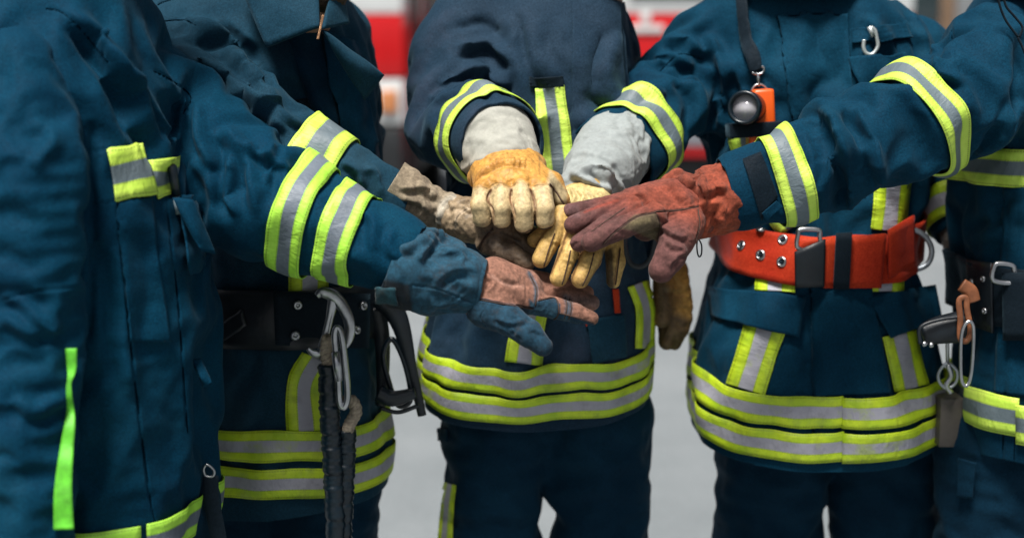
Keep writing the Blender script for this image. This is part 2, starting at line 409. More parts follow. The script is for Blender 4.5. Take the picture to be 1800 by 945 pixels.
# ------------------------------------------------------------------ strips laid on cloth
def bvh_of(V, Q): return BVHTree.FromPolygons(V.tolist(), Q.tolist(), epsilon=1e-6)
def sheet(name, G, mat, parent, off_n=None, solid=.0012, U=None, smooth=1, close=False, **kw):
    """G[u, v, 3] grid of points -> one mesh with UVs (u in metres, v 0..1)"""
    nu, nv = G.shape[:2]
    for _ in range(smooth):
        H = G.copy()
        if close: H = .5 * G + .25 * (np.roll(G, 1, 0) + np.roll(G, -1, 0))
        else: H[1:-1] = .5 * G[1:-1] + .25 * (G[2:] + G[:-2])
        G = H
    V = G.reshape(-1, 3); i = np.arange(nu * nv).reshape(nu, nv)
    if close: a = i; b = np.roll(i, -1, 0)
    else: a = i[:-1]; b = i[1:]
    Q = np.stack([a[:, :-1], b[:, :-1], b[:, 1:], a[:, 1:]], -1).reshape(-1, 4)
    o = mk(name, V, Q, mat, parent, **kw); me = o.data
    um = np.r_[0, np.cumsum(np.linalg.norm(np.diff(G[:, nv // 2], axis=0), axis=1))]; uv = np.zeros((nu, nv, 2)); uv[..., 0] = um[:, None]; uv[..., 1] = np.linspace(0, 1, nv)[None]
    uvf = uv.reshape(-1, 2)[Q.ravel()]
    l = me.uv_layers.new(name='UVMap'); l.data.foreach_set('uv', uvf.astype(np.float32).ravel())
    if solid: m = o.modifiers.new('thickness', 'SOLIDIFY'); m.thickness = solid; m.offset = 0
    return o
def ring(name, bvh, c, n, hw, mat, parent, off=.003, a0=0., a1=2 * math.pi, nu=120, nv=7, ref=(0, -1, 0), rmax=.4, wav=None, solid=.0014, smooth=2, clipf=1.3, post=0, **kw):
    """a strip round a limb or torso: rays go outward from the axis, the strip sits just proud of the cloth"""
    c = np.asarray(c, float); n = np.asarray(n, float); n /= np.linalg.norm(n)
    e1 = np.asarray(ref, float); e1 = e1 - n * e1.dot(n); e1 /= np.linalg.norm(e1); e2 = np.cross(n, e1)
    close = abs(a1 - a0 - 2 * math.pi) < 1e-6; A = np.linspace(a0, a1, nu, endpoint=not close); G = np.zeros((nu, nv, 3)); R = np.full((nu, nv), np.nan)
    for i, a in enumerate(A):
        d = e1 * math.cos(a) + e2 * math.sin(a)
        for j, s in enumerate(np.linspace(-hw, hw, nv)):
            s2 = s + (wav(a) if wav else 0); o = c + n * s2
            h = bvh.ray_cast(Vector(o), Vector(d), rmax)
            if h[0] is not None: R[i, j] = h[3]
    for j in range(nv):
        r = R[:, j]; ok = ~np.isnan(r)
        if ok.sum() < 3: continue
        R[:, j] = np.interp(np.arange(nu), np.nonzero(ok)[0], r[ok], period=nu if close else None)
    md = np.median(R, 0, keepdims=True); R = np.clip(R, md * .6, md * clipf); R = np.maximum(R, np.minimum(np.maximum(np.roll(R, 1, 0), np.roll(R, -1, 0)), R + .006)) if close else np.maximum(R, np.minimum(np.maximum(np.vstack([R[1:], R[-1:]]), np.vstack([R[:1], R[:-1]])), R + .012))
    RR = R
    # keep to the outer hull a little, tape is stiffer than cloth
    for _ in range(smooth): R = .5 * R + .25 * (np.roll(R, 1, 0) + np.roll(R, -1, 0)) if close else np.vstack([R[:1], .5 * R[1:-1] + .25 * (R[2:] + R[:-2]), R[-1:]])
    R0 = np.maximum(R, RR - .0005); R0 = .5 * R0 + .25 * (np.roll(R0, 1, 0) + np.roll(R0, -1, 0)) if close else np.vstack([R0[:1], .5 * R0[1:-1] + .25 * (R0[2:] + R0[:-2]), R0[-1:]])
    R0[:, 1:-1] = .5 * R0[:, 1:-1] + .25 * (R0[:, 2:] + R0[:, :-2]); off = off + .0008
    for _ in range(post): R0 = .5 * R0 + .25 * (np.roll(R0, 1, 0) + np.roll(R0, -1, 0))
    for i, a in enumerate(A):
        d = e1 * math.cos(a) + e2 * math.sin(a)
        for j, s in enumerate(np.linspace(-hw, hw, nv)):
            G[i, j] = c + n * (s + (wav(a) if wav else 0)) + d * (R0[i, j] + off)
    return sheet(name, G, mat, parent, solid=solid, close=close, smooth=0, **kw)
CAMV = Vector((0, 0, CAMZ))
YMIN = [0.]
THREAD_M = plain('dark_thread', (.0006, .007, .015), .9, 0, .2); THREAD_M.node_tree.nodes['Principled BSDF'].inputs['Specular IOR Level'].default_value = .02; THREAD_B = plain('brown_thread', (.045, .022, .014), .8, 0, .2)
def cast(bvh, px, py):
    d = Vector(P(px, py, 1.)) - CAMV; d.normalize(); h = bvh.ray_cast(CAMV, d)
    while h[0] is not None and (h[0].y < YMIN[0] or h[1].y > .15): h = bvh.ray_cast(h[0] + d * .001, d)
    if h[0] is None: return None, None
    nrm = h[1]; nrm = nrm if nrm.dot(d) < 0 else -nrm
    return np.array(h[0]), np.array(nrm)
def gridcast(bvh, XY, off):
    nu, nv = XY.shape[:2]; G = np.full((nu, nv, 3), np.nan)
    for i in range(nu):
        for j in range(nv):
            p, n = cast(bvh, *XY[i, j])
            if p is not None: G[i, j] = p + n * off
    Yv = G[..., 1]; ok = ~np.isnan(Yv)
    if not ok.any(): Yv[:] = 2.
    bad = np.argwhere(~ok); good = np.argwhere(ok)
    for i, j in bad:
        k = good[np.argmin(((good - (i, j)) ** 2).sum(1))]; G[i, j] = P(*XY[i, j], G[k[0], k[1], 1] + .004)
    # depth-limit outliers, then even the surface out
    Z = G[..., 1]; med = np.median(Z)
    return G
def evenG(G, it):
    for _ in range(it):
        H = G.copy(); H[1:-1, 1:-1] = .5 * G[1:-1, 1:-1] + .125 * (G[2:, 1:-1] + G[:-2, 1:-1] + G[1:-1, 2:] + G[1:-1, :-2]); G = H
    return G
def strip(name, bvh, pts, w, mat, parent, stiff=False, off=.003, n=14, nv=6, solid=.0014, even=1, **kw):
    """strip along a pixel polyline with full width w px (a number or per point)"""
    p = spline(pts, n) if len(pts) > 2 else np.linspace(pts[0], pts[1], 4 * n)
    p = np.asarray(p, float)[:, :2]; d = np.gradient(p, axis=0); d /= np.linalg.norm(d, axis=1, keepdims=True); q = np.stack([-d[:, 1], d[:, 0]], 1)
    W = np.interp(np.linspace(0, 1, len(p)), np.linspace(0, 1, len(w)), w) if hasattr(w, '__len__') else np.full(len(p), w)
    s = np.linspace(-.5, .5, nv); XY = p[:, None] + q[:, None] * (W[:, None] * s[None])[..., None]
    G0 = gridcast(bvh, XY, off); G = evenG(G0, even); G[..., 1] = np.minimum(G[..., 1], G0[..., 1] + .0005)
    if stiff:
        y = G0[..., 1].min(1)
        for _ in range(12): y = np.r_[y[0], np.minimum(.5 * y[1:-1] + .25 * (y[2:] + y[:-2]), y[1:-1] + .002), y[-1]]
        for i in range(len(p)):
            for j in range(nv): G[i, j] = P(*XY[i, j], y[i])
    return sheet(name, G, mat, parent, solid=solid, smooth=0, **kw)
def flap(name, bvh, corners, mat, parent, off=.004, nu=22, nv=14, solid=.002, even=4, lift=0., **kw):
    """four pixel corners (tl, tr, br, bl) -> a sewn-on piece; lift raises its lower edge"""
    c = np.array(corners, float); u = np.linspace(0, 1, nu)[:, None, None]; v = np.linspace(0, 1, nv)[None, :, None]
    XY = (c[0] * (1 - u) + c[1] * u) * (1 - v) + (c[3] * (1 - u) + c[2] * u) * v
    G0 = gridcast(bvh, XY, off); G = evenG(G0, even); G[..., 1] = np.minimum(G[..., 1], G0[..., 1] + .0005)
    if lift: G[..., 1] -= lift * np.sin(np.linspace(0, 1, nv) * math.pi / 2)[None] ** 2
    return sheet(name, G, mat, parent, solid=solid, smooth=0, **kw)
def flapx(name, bvh, corners, ymid, mat, parent, off=.01, nu=16, nv=8, solid=.004, **kw):
    """stiff strap piece: each column keeps the depth found at height ymid"""
    c = np.array(corners, float); G = np.zeros((nu, nv, 3)); Ys = []
    for u in np.linspace(0, 1, nu):
        x = (c[0] * (1 - u) + c[1] * u)[0]; p, n = cast(bvh, x, ymid); Ys.append(p[1] if p is not None else np.nan)
    Ys = np.array(Ys); ok = ~np.isnan(Ys); Ys = np.interp(np.arange(nu), np.nonzero(ok)[0], Ys[ok]) - off
    for _ in range(3): Ys[1:-1] = .5 * Ys[1:-1] + .25 * (Ys[2:] + Ys[:-2])
    for i, u in enumerate(np.linspace(0, 1, nu)):
        for j, v in enumerate(np.linspace(0, 1, nv)):
            q = (c[0] * (1 - u) + c[1] * u) * (1 - v) + (c[3] * (1 - u) + c[2] * u) * v; G[i, j] = P(q[0], q[1], Ys[i])
    return sheet(name, G, mat, parent, solid=solid, smooth=0, **kw)
def seamcord(bvh, pts, r, mat, parent, name='seam'):
    """a sewn seam: thread laid along the surface"""
    q = []
    for x, y in spline(pts, 10):
        p, n = cast(bvh, x, y)
        if p is not None and (not q or abs(p[1] - q[-1][1]) < .03): q.append(p + n * r * (.25 if mat is THREAD_B else -.35))
    if len(q) < 4: return
    q = np.array(q); q[1:-1] = .5 * q[1:-1] + .25 * (q[2:] + q[:-2]); V, F = tubeV(q, r, 6); mk(name, V, F, mat, parent)
# ------------------------------------------------------------------ turned and bent hardware
def tubeV(pts, r, n=10, closed=False, flat=1., up=None, caps=True):
    pts = np.array(pts, float); N = len(pts); r = np.full(N, r) if np.isscalar(r) else np.interp(np.linspace(0, 1, N), np.linspace(0, 1, len(r)), r)
    T = np.roll(pts, -1, 0) - np.roll(pts, 1, 0) if closed else np.gradient(pts, axis=0); T /= np.linalg.norm(T, axis=1, keepdims=True) + 1e-12
    u = np.array(up if up is not None else (0, -1, 0.01), float); V = []
    for i in range(N):
        u = u - T[i] * u.dot(T[i]); l = np.linalg.norm(u)
        if l < 1e-6: u = np.cross(T[i], (.3, .5, .8)); l = np.linalg.norm(u)
        u = u / l; w = np.cross(T[i], u)
        for k in range(n):
            a = 2 * math.pi * k / n; V.append(pts[i] + r[i] * (u * math.cos(a) * flat + w * math.sin(a)))
        if up is not None: u = np.array(up, float)
    F = []
    for i in range(N if closed else N - 1):
        for k in range(n):
            a = i * n; b = ((i + 1) % N) * n; F.append((a + k, a + (k + 1) % n, b + (k + 1) % n, b + k))
    if not closed and caps: F.append(tuple(range(n))[::-1]); F.append(tuple((N - 1) * n + k for k in range(n)))
    return V, F
class MB:
    def __init__(s): s.V = []; s.F = []
    def add(s, V, F): o = len(s.V); s.V += [tuple(v) for v in V]; s.F += [tuple(o + i for i in f) for f in F]; return s
    def tube(s, pts, r, n=10, **kw): return s.add(*tubeV(pts, r, n, **kw))
    def lathe(s, c, ax, prof, n=24):
        """prof: (radius, distance along the axis)"""
        ax = np.array(ax, float); ax /= np.linalg.norm(ax); u = np.cross(ax, (.2, .3, .9)); u /= np.linalg.norm(u); w = np.cross(ax, u); V = []; F = []
        for (r, z) in prof:
            for k in range(n): a = 2 * math.pi * k / n; V.append(np.array(c) + ax * z + r * (u * math.cos(a) + w * math.sin(a)))
        for i in range(len(prof) - 1):
            for k in range(n): F.append((i * n + k, i * n + (k + 1) % n, (i + 1) * n + (k + 1) % n, (i + 1) * n + k))
        if prof[0][0] > 1e-5: F.append(tuple(range(n))[::-1])
        if prof[-1][0] > 1e-5: F.append(tuple((len(prof) - 1) * n + k for k in range(n)))
        return s.add(V, F)
    def box(s, c, sz, bev=.1, rot=None):
        """box with chamfered edges"""
        bm = bmesh.new(); bmesh.ops.create_cube(bm, size=1); 
        for v in bm.verts: v.co = Vector((v.co.x * sz[0], v.co.y * sz[1], v.co.z * sz[2]))
        bmesh.ops.bevel(bm, geom=list(bm.edges), offset=min(sz) * bev, segments=2, affect='EDGES', profile=.6)
        R = rot if rot is not None else Matrix()
        V = [tuple(R @ v.co + Vector(c)) for v in bm.verts]; F = [tuple(v.index for v in f.verts) for f in bm.faces]; bm.free(); return s.add(V, F)
    def build(s, name, mat, parent=None, smooth=True, **kw):
        o = mk(name, s.V, s.F, mat, parent, smooth, **kw); return o
def autosmooth(o, ang=35):
    me = o.data; bm = bmesh.new(); bm.from_mesh(me)
    for e in bm.edges:
        if len(e.link_faces) == 2 and e.calc_face_angle(0) > math.radians(ang): e.smooth = False
    bm.to_mesh(me); bm.free(); return o
# ------------------------------------------------------------------ jackets
def sec(Y, rows, depth):
    """torso outline rows (py, left px, right px) at depth Y -> (z, cx, cy, a, b); depth: (py, half depth m, shift)"""
    out = []; D = np.array(sorted(depth))
    for py, l, r in rows:
        a, b = P(l, py, Y), P(r, py, Y); hb = np.interp(py, D[:, 0], D[:, 1]); sh = np.interp(py, D[:, 0], D[:, 2])
        out.append(((a[2] + b[2]) / 2, (a[0] + b[0]) / 2, Y + sh, (b[0] - a[0]) / 2, hb))
    return out
def growth(axes, torso=(.05, .035)):
    """more spare cloth along the sleeves (rings of folds), a little round the torso"""
    ax = [(np.array(a), np.array(b), r, g) for a, b, r, g in axes]
    def f(M, d):
        g = torso[0] * (1 - np.abs(d[:, 2])) + torso[1] * np.abs(d[:, 2])
        for a, b, r, (ga, gc) in ax:
            t = b - a; L = np.linalg.norm(t); u = t / L; s = np.clip(((M - a) @ u) / L, 0, 1); q = np.linalg.norm(M - a - (s * L)[:, None] * u, axis=1)
            w = 1 / (1 + np.exp((q - r) / .015)); al = np.abs(d @ u); g = g * (1 - w) + w * (ga * al ** 2 + gc * (1 - al ** 2))
        return g
    return f
def jacket(name, parent, secs, arms, cuts, mat, grow, lo, hi, h=.0105, folds=(), seams=(), k=.032, it=190, bend=.16, seed=1, solid=.004, lim=(-.02, .026), fs=1.3, amp=.009, freq=9, **kw):
    f = Field(lo, hi, h)
    if secs: f.torso(secs)
    for A in arms: f.chain([P4(q) for q in A], k=k, kj=.0)
    V, Q = f.mesh(3); V, Q = cutaway(V, Q, cuts)
    sf = None
    V = settle(V, Q, grow, it=it, lo=lim[0], hi=lim[1], bend=bend, seed=seed, amp=amp, freq=freq)
    V = relax(V, Q, 1); V, Q = subdiv(V, Q)
    if folds: V = strokes(V, Q, [(k_, p_, w_, a_ * fs) for k_, p_, w_, a_ in folds]); V = relax(V, Q, 1); V = V + .35 * lap(V, quad_edges(Q))
    V, Q = subdiv(V, Q)
    if seams: V = strokes(V, Q, seams)
    o = mk(name, V, Q, mat, parent, solid=solid, **kw)
    bb = bvh_of(V, Q)
    for kd, pp, w_, a_ in seams:
        if kd == 'seam': seamcord(bb, pp, .0009, THREAD_M, o)
    return o, bb, V, Q
def axisP(q0, q1): return P(*q0), P(*q1)
PEOPLE = {}
def person(key, x, y, label):
    PEOPLE[key] = empty('person', (x, y, 0), label, 'person', 'firefighters joining gloved hands'); return PEOPLE[key]
pA = person('A', P(110, 500, 1.72)[0], 1.72, 'firefighter at the far left, side on, reaching in with a blue gauntlet glove')
pB = person('B', P(480, 500, 2.08)[0], 2.08, 'firefighter second from left with an open collar and wide black belt')
pC = person('C', P(950, 500, 2.17)[0], 2.17, 'firefighter in the middle resting a yellow glove on the stacked hands')
pD = person('D', P(1425, 500, 2.19)[0], 2.19, 'firefighter second from right in a red webbing belt with an orange torch')
pE = person('E', P(1900, 500, 2.0)[0], 2.0, 'firefighter at the far right reaching in with a rust red leather glove')

# --- C: middle
secC = sec(2.17, [(-75, 980, 1070), (-45, 930, 1105), (-10, 880, 1100), (40, 850, 1108), (120, 835, 1118), (260, 800, 1124), (400, 784, 1128), (520, 760, 1130), (620, 738, 1130), (700, 734, 1130), (860, 732, 1128)],
           [(-75, .06, .0), (-10, .10, 0), (100, .135, 0), (350, .14, 0), (700, .155, 0)])
hemC = P(1000, 752, 2.02)
jC, bC, vC, qC = jacket('jacket', pC, secC, [[(855, 0, 2.17, 78), (800, 120, 2.12, 74), (802, 215, 2.06, 80), (845, 236, 1.95, 80), (895, 268, 1.86, 80)]],
    [((0, 2.02, hemC[2]), (0, .20, -1), 9), (P(872, 250, 1.9), P(905, 275, 1.82) - P(850, 238, 1.95), .18)], NAVY_P,
    growth([(*axisP((855, 0, 2.17), (800, 200, 2.08)), .12, (.26, .07)), (*axisP((800, 200, 2.08), (880, 250, 1.9)), .12, (.16, .05))], (.13, .05)),
    (-.25, 1.75, .8), (.27, 2.4, 1.5), seed=3,
    folds=[('fold', [(800, 90), (850, 75), (905, 110)], 9, 10), ('fold', [(770, 150), (830, 125), (900, 150)], 8, 10), ('fold', [(755, 185), (810, 150), (880, 165)], 7, 7), ('dent', [(905, 20), (920, 90), (960, 190)], 8, 10), ('dent', [(800, 50), (840, 40), (880, 60)], 7, 7),
           ('fold', [(1080, 60), (1060, 120), (1085, 200)], 12, 9), ('fold', [(1040, 150), (1080, 190), (1120, 200)], 10, 8), ('dent', [(950, 60), (985, 120), (990, 145)], 10, 5), ('fold', [(1010, 200), (1060, 240), (1080, 330)], 12, 6)])
# --- D
secD = sec(2.2, [(-75, 1345, 1440), (-45, 1290, 1490), (-10, 1250, 1560), (40, 1225, 1610), (120, 1215, 1640), (260, 1245, 1635), (400, 1276, 1600), (460, 1274, 1598), (520, 1254, 1612), (600, 1228, 1628), (700, 1216, 1630), (900, 1214, 1622)],
           [(-75, .06, .0), (-10, .10, 0), (100, .135, 0), (400, .14, 0), (700, .19, -.01)])
hemD = P(1440, 825, 2.0)
jD, bD, vD, qD = jacket('jacket', pD, secD, [[(1228, 95, 2.19, 66), (1180, 168, 2.14, 74), (1122, 234, 2.055, 80), (1050, 302, 1.975, 82)]],
    [((0, 2.0, hemD[2]), (0, .12, -1), 9), (P(1084, 268, 2.01), P(1050, 302, 1.975) - P(1118, 236, 2.055), .15)], NAVY,
    growth([(*axisP((1225, 95, 2.19), (1085, 270, 1.95)), .13, (.22, .06))], (.13, .05)),
    (.05, 1.75, .75), (.7, 2.45, 1.5), seed=9,
    folds=[('fold', [(1165, 75), (1200, 72), (1245, 100)], 7, 10), ('fold', [(1150, 110), (1185, 100), (1215, 125)], 8, 8), ('fold', [(1240, 60), (1275, 130), (1270, 230)], 10, 10), ('fold', [(1205, 130), (1230, 190), (1225, 250)], 11, 9), ('fold', [(1090, 190), (1130, 165), (1170, 165)], 10, 8),
           ('fold', [(1300, 120), (1310, 200), (1275, 280)], 10, 7), ('fold', [(1530, 30), (1560, 90), (1590, 130)], 9, 7), ('fold', [(1600, 20), (1620, 70), (1640, 130)], 9, 6), ('dent', [(1440, 480), (1420, 560), (1425, 680)], 12, 9), ('fold', [(1340, 140), (1350, 240), (1330, 330)], 12, 5)],
    seams=[('seam', [(1366, 30), (1385, 120), (1398, 220), (1410, 330)], 1.6, 2.0), ('seam', [(1366, 30), (1440, 25), (1480, 28)], 1.6, 2), ('seam', [(1425, 480), (1428, 600), (1430, 800)], 1.8, 3), ('seam', [(1160, 125), (1195, 95), (1235, 105)], 1.5, 2)])
# --- B
secB = sec(2.11, [(-75, 430, 560), (-45, 380, 590), (-10, 310, 610), (40, 270, 632), (130, 300, 655), (250, 325, 662), (400, 345, 665), (500, 350, 665), (600, 345, 660), (700, 330, 668), (800, 315, 678), (980, 310, 680)],
           [(-75, .06, .0), (-10, .10, 0), (100, .14, 0), (400, .15, 0), (700, .18, 0)])
hemB = P(500, 897, 1.9)
jB, bB, vB, qB = jacket('jacket', pB, secB, [[(290, 72, 2.04, 84), (400, 200, 1.93, 92), (500, 264, 1.87, 76), (590, 308, 1.845, 62), (650, 337, 1.85, 55), (730, 366, 1.852, 50)]],
    [((0, 0, hemB[2]), (.06, 0, -1), 9), (P(704, 352, 1.852), P(730, 366, 1.852) - P(650, 337, 1.85), .12)], NAVY_G,
    growth([(*axisP((310, 80, 2.05), (500, 250, 1.95)), .13, (.16, .14)), (*axisP((500, 250, 1.95), (700, 330, 1.88)), .09, (.09, .05))], (.12, .05)),
    (-.52, 1.7, .75), (-.1, 2.35, 1.5), seed=21,
    folds=[('fold', [(250, 95), (330, 110), (420, 165), (480, 205)], 8, 9), ('fold', [(470, 215), (510, 235), (500, 275)], 7, 8), ('fold', [(280, 120), (380, 130), (470, 190), (500, 215)], 11, 12), ('fold', [(300, 45), (370, 60), (440, 130), (490, 190)], 12, 12), ('fold', [(330, 160), (420, 175), (500, 225)], 9, 10), ('fold', [(420, 205), (470, 195), (530, 225)], 7, 8), ('dent', [(360, 20), (430, 80), (480, 165)], 9, 8),
           ('fold', [(240, 65), (280, 70), (340, 105)], 8, 8), ('fold', [(520, 90), (545, 150), (590, 230)], 10, 6), ('fold', [(400, 30), (450, 90), (495, 150)], 11, 6), ('fold', [(600, 285), (625, 300), (640, 330)], 6, 6), ('fold', [(640, 295), (660, 310), (668, 345)], 6, 6)],
    seams=[('seam', [(228, 60), (262, 42), (320, 35), (345, 45)], 1.6, 3), ('seam', [(270, 32), (278, 8), (320, -5)], 1.5, 2.5)])
# --- E
secE = sec(2.08, [(-75, 1830, 1950), (-45, 1770, 2000), (-10, 1735, 2040), (40, 1715, 2060), (130, 1700, 2080), (260, 1698, 2080), (400, 1695, 2075), (470, 1702, 2070), (560, 1700, 2075), (700, 1690, 2085), (950, 1688, 2090)],
           [(-75, .07, .0), (-10, .10, 0), (100, .155, 0), (400, .16, 0), (700, .18, 0)])
hemE = P(1800, 845, 1.86)
jE, bE, vE, qE = jacket('jacket', pE, secE, [[(1745, 125, 1.98, 105), (1680, 180, 1.92, 100), (1590, 222, 1.885, 94), (1480, 265, 1.87, 92), (1400, 305, 1.865, 80), (1330, 325, 1.863, 70), (1250, 345, 1.86, 66)]],
    [((0, 0, hemE[2]), (0, 0, -1), 9), (P(1293, 332, 1.862), P(1250, 345, 1.86) - P(1330, 325, 1.865), .14)], NAVY,
    growth([(*axisP((1720, 150, 1.98), (1480, 265, 1.9)), .14, (.22, .07)), (*axisP((1480, 265, 1.9), (1280, 335, 1.86)), .11, (.22, .06))], (.12, .05)),
    (.24, 1.65, .75), (1.02, 2.3, 1.5), seed=33,
    folds=[('fold', [(1440, 190), (1470, 230), (1500, 330), (1480, 370)], 10, 12), ('fold', [(1500, 185), (1530, 240), (1550, 330)], 11, 11), ('dent', [(1430, 210), (1445, 260), (1440, 340)], 9, 9), ('fold', [(1640, 75), (1650, 120), (1690, 150)], 8, 8), ('fold', [(1600, 130), (1620, 115), (1660, 140)], 7, 6),
           ('fold', [(1800, 180), (1760, 240), (1715, 270)], 12, 7), ('fold', [(1800, 360), (1760, 400), (1705, 420)], 12, 6), ('fold', [(1410, 230), (1425, 280), (1420, 340)], 8, 6)],
    seams=[('seam', [(1672, 45), (1676, 90), (1690, 130)], 1.7, 3), ('seam', [(1772, 340), (1770, 460), (1770, 600), (1760, 840)], 1.8, 2.5), ('seam', [(1790, 340), (1789, 460), (1788, 600), (1782, 830)], 1.4, 1.6)])
# --- A
secA = sec(1.74, [(-110, 60, 190), (-60, 0, 215), (-10, -40, 232), (60, -60, 258), (150, -70, 285), (250, -75, 305), (350, -75, 325), (450, -75, 338), (600, -78, 350), (750, -80, 360), (900, -85, 362), (1250, -85, 360)],
           [(-110, .06, .0), (-10, .11, 0), (100, .15, 0), (400, .16, 0), (700, .18, 0)])
hemA = P(250, 1110, 1.6)
jA, bA, vA, qA = jacket('jacket', pA, secA, [[(215, 130, 1.84, 88), (300, 220, 1.84, 104), (390, 300, 1.82, 112), (470, 350, 1.79, 104), (560, 393, 1.765, 86), (660, 428, 1.75, 76), (760, 470, 1.74, 66)]],
    [((0, 0, hemA[2]), (-.10, 0, -1), 9), (P(715, 452, 1.745), P(760, 470, 1.74) - P(660, 430, 1.75), .13)], NAVY_A,
    growth([(*axisP((200, 130, 1.84), (390, 300, 1.82)), .13, (.22, .06)), (*axisP((390, 300, 1.82), (720, 452, 1.75)), .11, (.12, .04))], (.12, .05)),
    (-.75, 1.45, .75), (-.06, 2.0, 1.5), seed=44,
    folds=[('fold', [(470, 275), (500, 300), (490, 340)], 8, 7), ('fold', [(380, 230), (405, 260), (400, 330), (420, 380)], 9, 8), ('fold', [(640, 370), (655, 400), (650, 440)], 8, 5), ('fold', [(310, 160), (320, 200), (300, 260)], 6, 9), ('fold', [(350, 180), (345, 240), (380, 300)], 9, 9), ('fold', [(430, 255), (470, 280), (480, 250)], 7, 9), ('dent', [(440, 260), (460, 290), (450, 330)], 8, 8), ('fold', [(400, 220), (440, 300), (450, 380)], 12, 8), ('fold', [(690, 400), (680, 430), (700, 460)], 6, 6),
           ('fold', [(115, 20), (190, 90), (240, 190), (300, 300)], 13, 12), ('fold', [(160, 60), (215, 150), (255, 240)], 12, 8), ('fold', [(210, 120), (240, 150), (290, 250)], 9, 8), ('fold', [(340, 280), (380, 340), (360, 420)], 14, 7), ('fold', [(200, 420), (215, 560), (225, 700)], 14, 6), ('dent', [(250, 400), (260, 520), (250, 640)], 20, 6)],
    seams=[('dent', [(158, 210), (166, 330), (166, 460), (152, 600)], 9, 9), ('seam', [(80, 15), (105, 20), (135, 45), (190, 110)], 1.7, 3), ('seam', [(205, 350), (215, 450), (235, 650), (262, 860), (272, 920)], 2., 3.5), ('seam', [(292, 350), (310, 500), (320, 620), (330, 760)], 1.6, 2.5), ('seam', [(322, 200), (335, 170), (300, 140), (270, 125)], 1.5, 2.5), ('seam', [(160, 358), (205, 356)], 1.5, 2), ('seam', [(150, 265), (190, 262)], 1.5, 2)])
# ------------------------------------------------------------------ leather gloves
def leather(name, rough=.6, grain=.0006, var=.3, fuzz=.15, blotch=(.05, .03, .02), ba=.35, mot=(90, .35), fine=.62):
    m, t, b = nt(name, (.5, .5, .5), rough, 0, fuzz); b.inputs['Specular IOR Level'].default_value = .25
    at = nn(t, 'ShaderNodeAttribute', attribute_name='dye'); c = at.outputs[0]
    n1 = ramp(t, noise_to(t, mot[0], 6, .65), [(.3, (1 - mot[1],) * 3), (.7, (1 + mot[1] * .4,) * 3)]); c = mixc(t, 1., c, n1, 'MULTIPLY'); c = mixc(t, 1., c, ramp(t, noise_to(t, 260, 4, .7), [(.3, (fine,) * 3), (.68, (1.22 - (fine - .62) * .6,) * 3)]), 'MULTIPLY')
    c = mixc(t, ramp(t, noise_to(t, 38, 7, .7), [(.54, (0, 0, 0)), (.74, (ba,) * 3)]), c, blotch)
    t.links.new(c, b.inputs['Base Color']); b.inputs['Sheen Tint'].default_value = (.9, .8, .75, 1)
    p = bump(t, b, noise_to(t, 900, 3, .6), grain, .6); p = bump(t, b, noise_to(t, 130, 6, .65), .0011, .5, p)
    return m
SUEDE = leather('suede_leather', .85, .0008, fuzz=.08, ba=.5, mot=(80, .5))
GRAIN = leather('grain_leather', .5, .0004, fuzz=.05, blotch=(.12, .05, .015), ba=.45, mot=(70, .4))
OILY = leather('worn_dark_leather', .48, .0006, fuzz=.05, blotch=(.018, .014, .012), ba=.75)
FELT = leather('pale_suede', .9, .0006, fuzz=.1, blotch=(.20, .19, .17), ba=.3, mot=(60, .15), fine=.9)
def inpoly(x, y, pts):
    pts = np.array(pts, float); c = np.zeros(len(x), bool); n = len(pts)
    for i in range(n):
        a, b = pts[i], pts[(i + 1) % n]
        if a[1] == b[1]: continue
        m = ((a[1] > y) != (b[1] > y)) & (x < (b[0] - a[0]) * (y - a[1]) / (b[1] - a[1]) + a[0]); c ^= m
    return c
def dye(o, V, base, paint):
    x, y = proj(V); col = np.tile(np.array(base, float), (len(V), 1))
    jx = vnoise(V, 160, 3) * .8; jy = vnoise(V, 160, 7) * .8; x = x + jx; y = y + jy
    for kind, pts, w, c, s in paint:
        if kind == 'poly':
            d, _ = seg_dist(x, y, list(pts) + [pts[0]]); d = np.abs(d) * np.where(inpoly(x, y, pts), 1, -1); a = np.clip(.5 + d / (2 * w), 0, 1) * s
        else:
            d, t = seg_dist(x, y, spline(pts)); a = np.exp(-(d / (w * (1.45 if w < 3 else 1))) ** 2) * s
        col += a[:, None] * (np.array(c) - col)
    a = o.data.color_attributes.new('dye', 'FLOAT_COLOR', 'POINT')
    a.data.foreach_set('color', np.concatenate([np.clip(col, 0, 1), np.ones((len(V), 1))], 1).astype(np.float32).ravel())
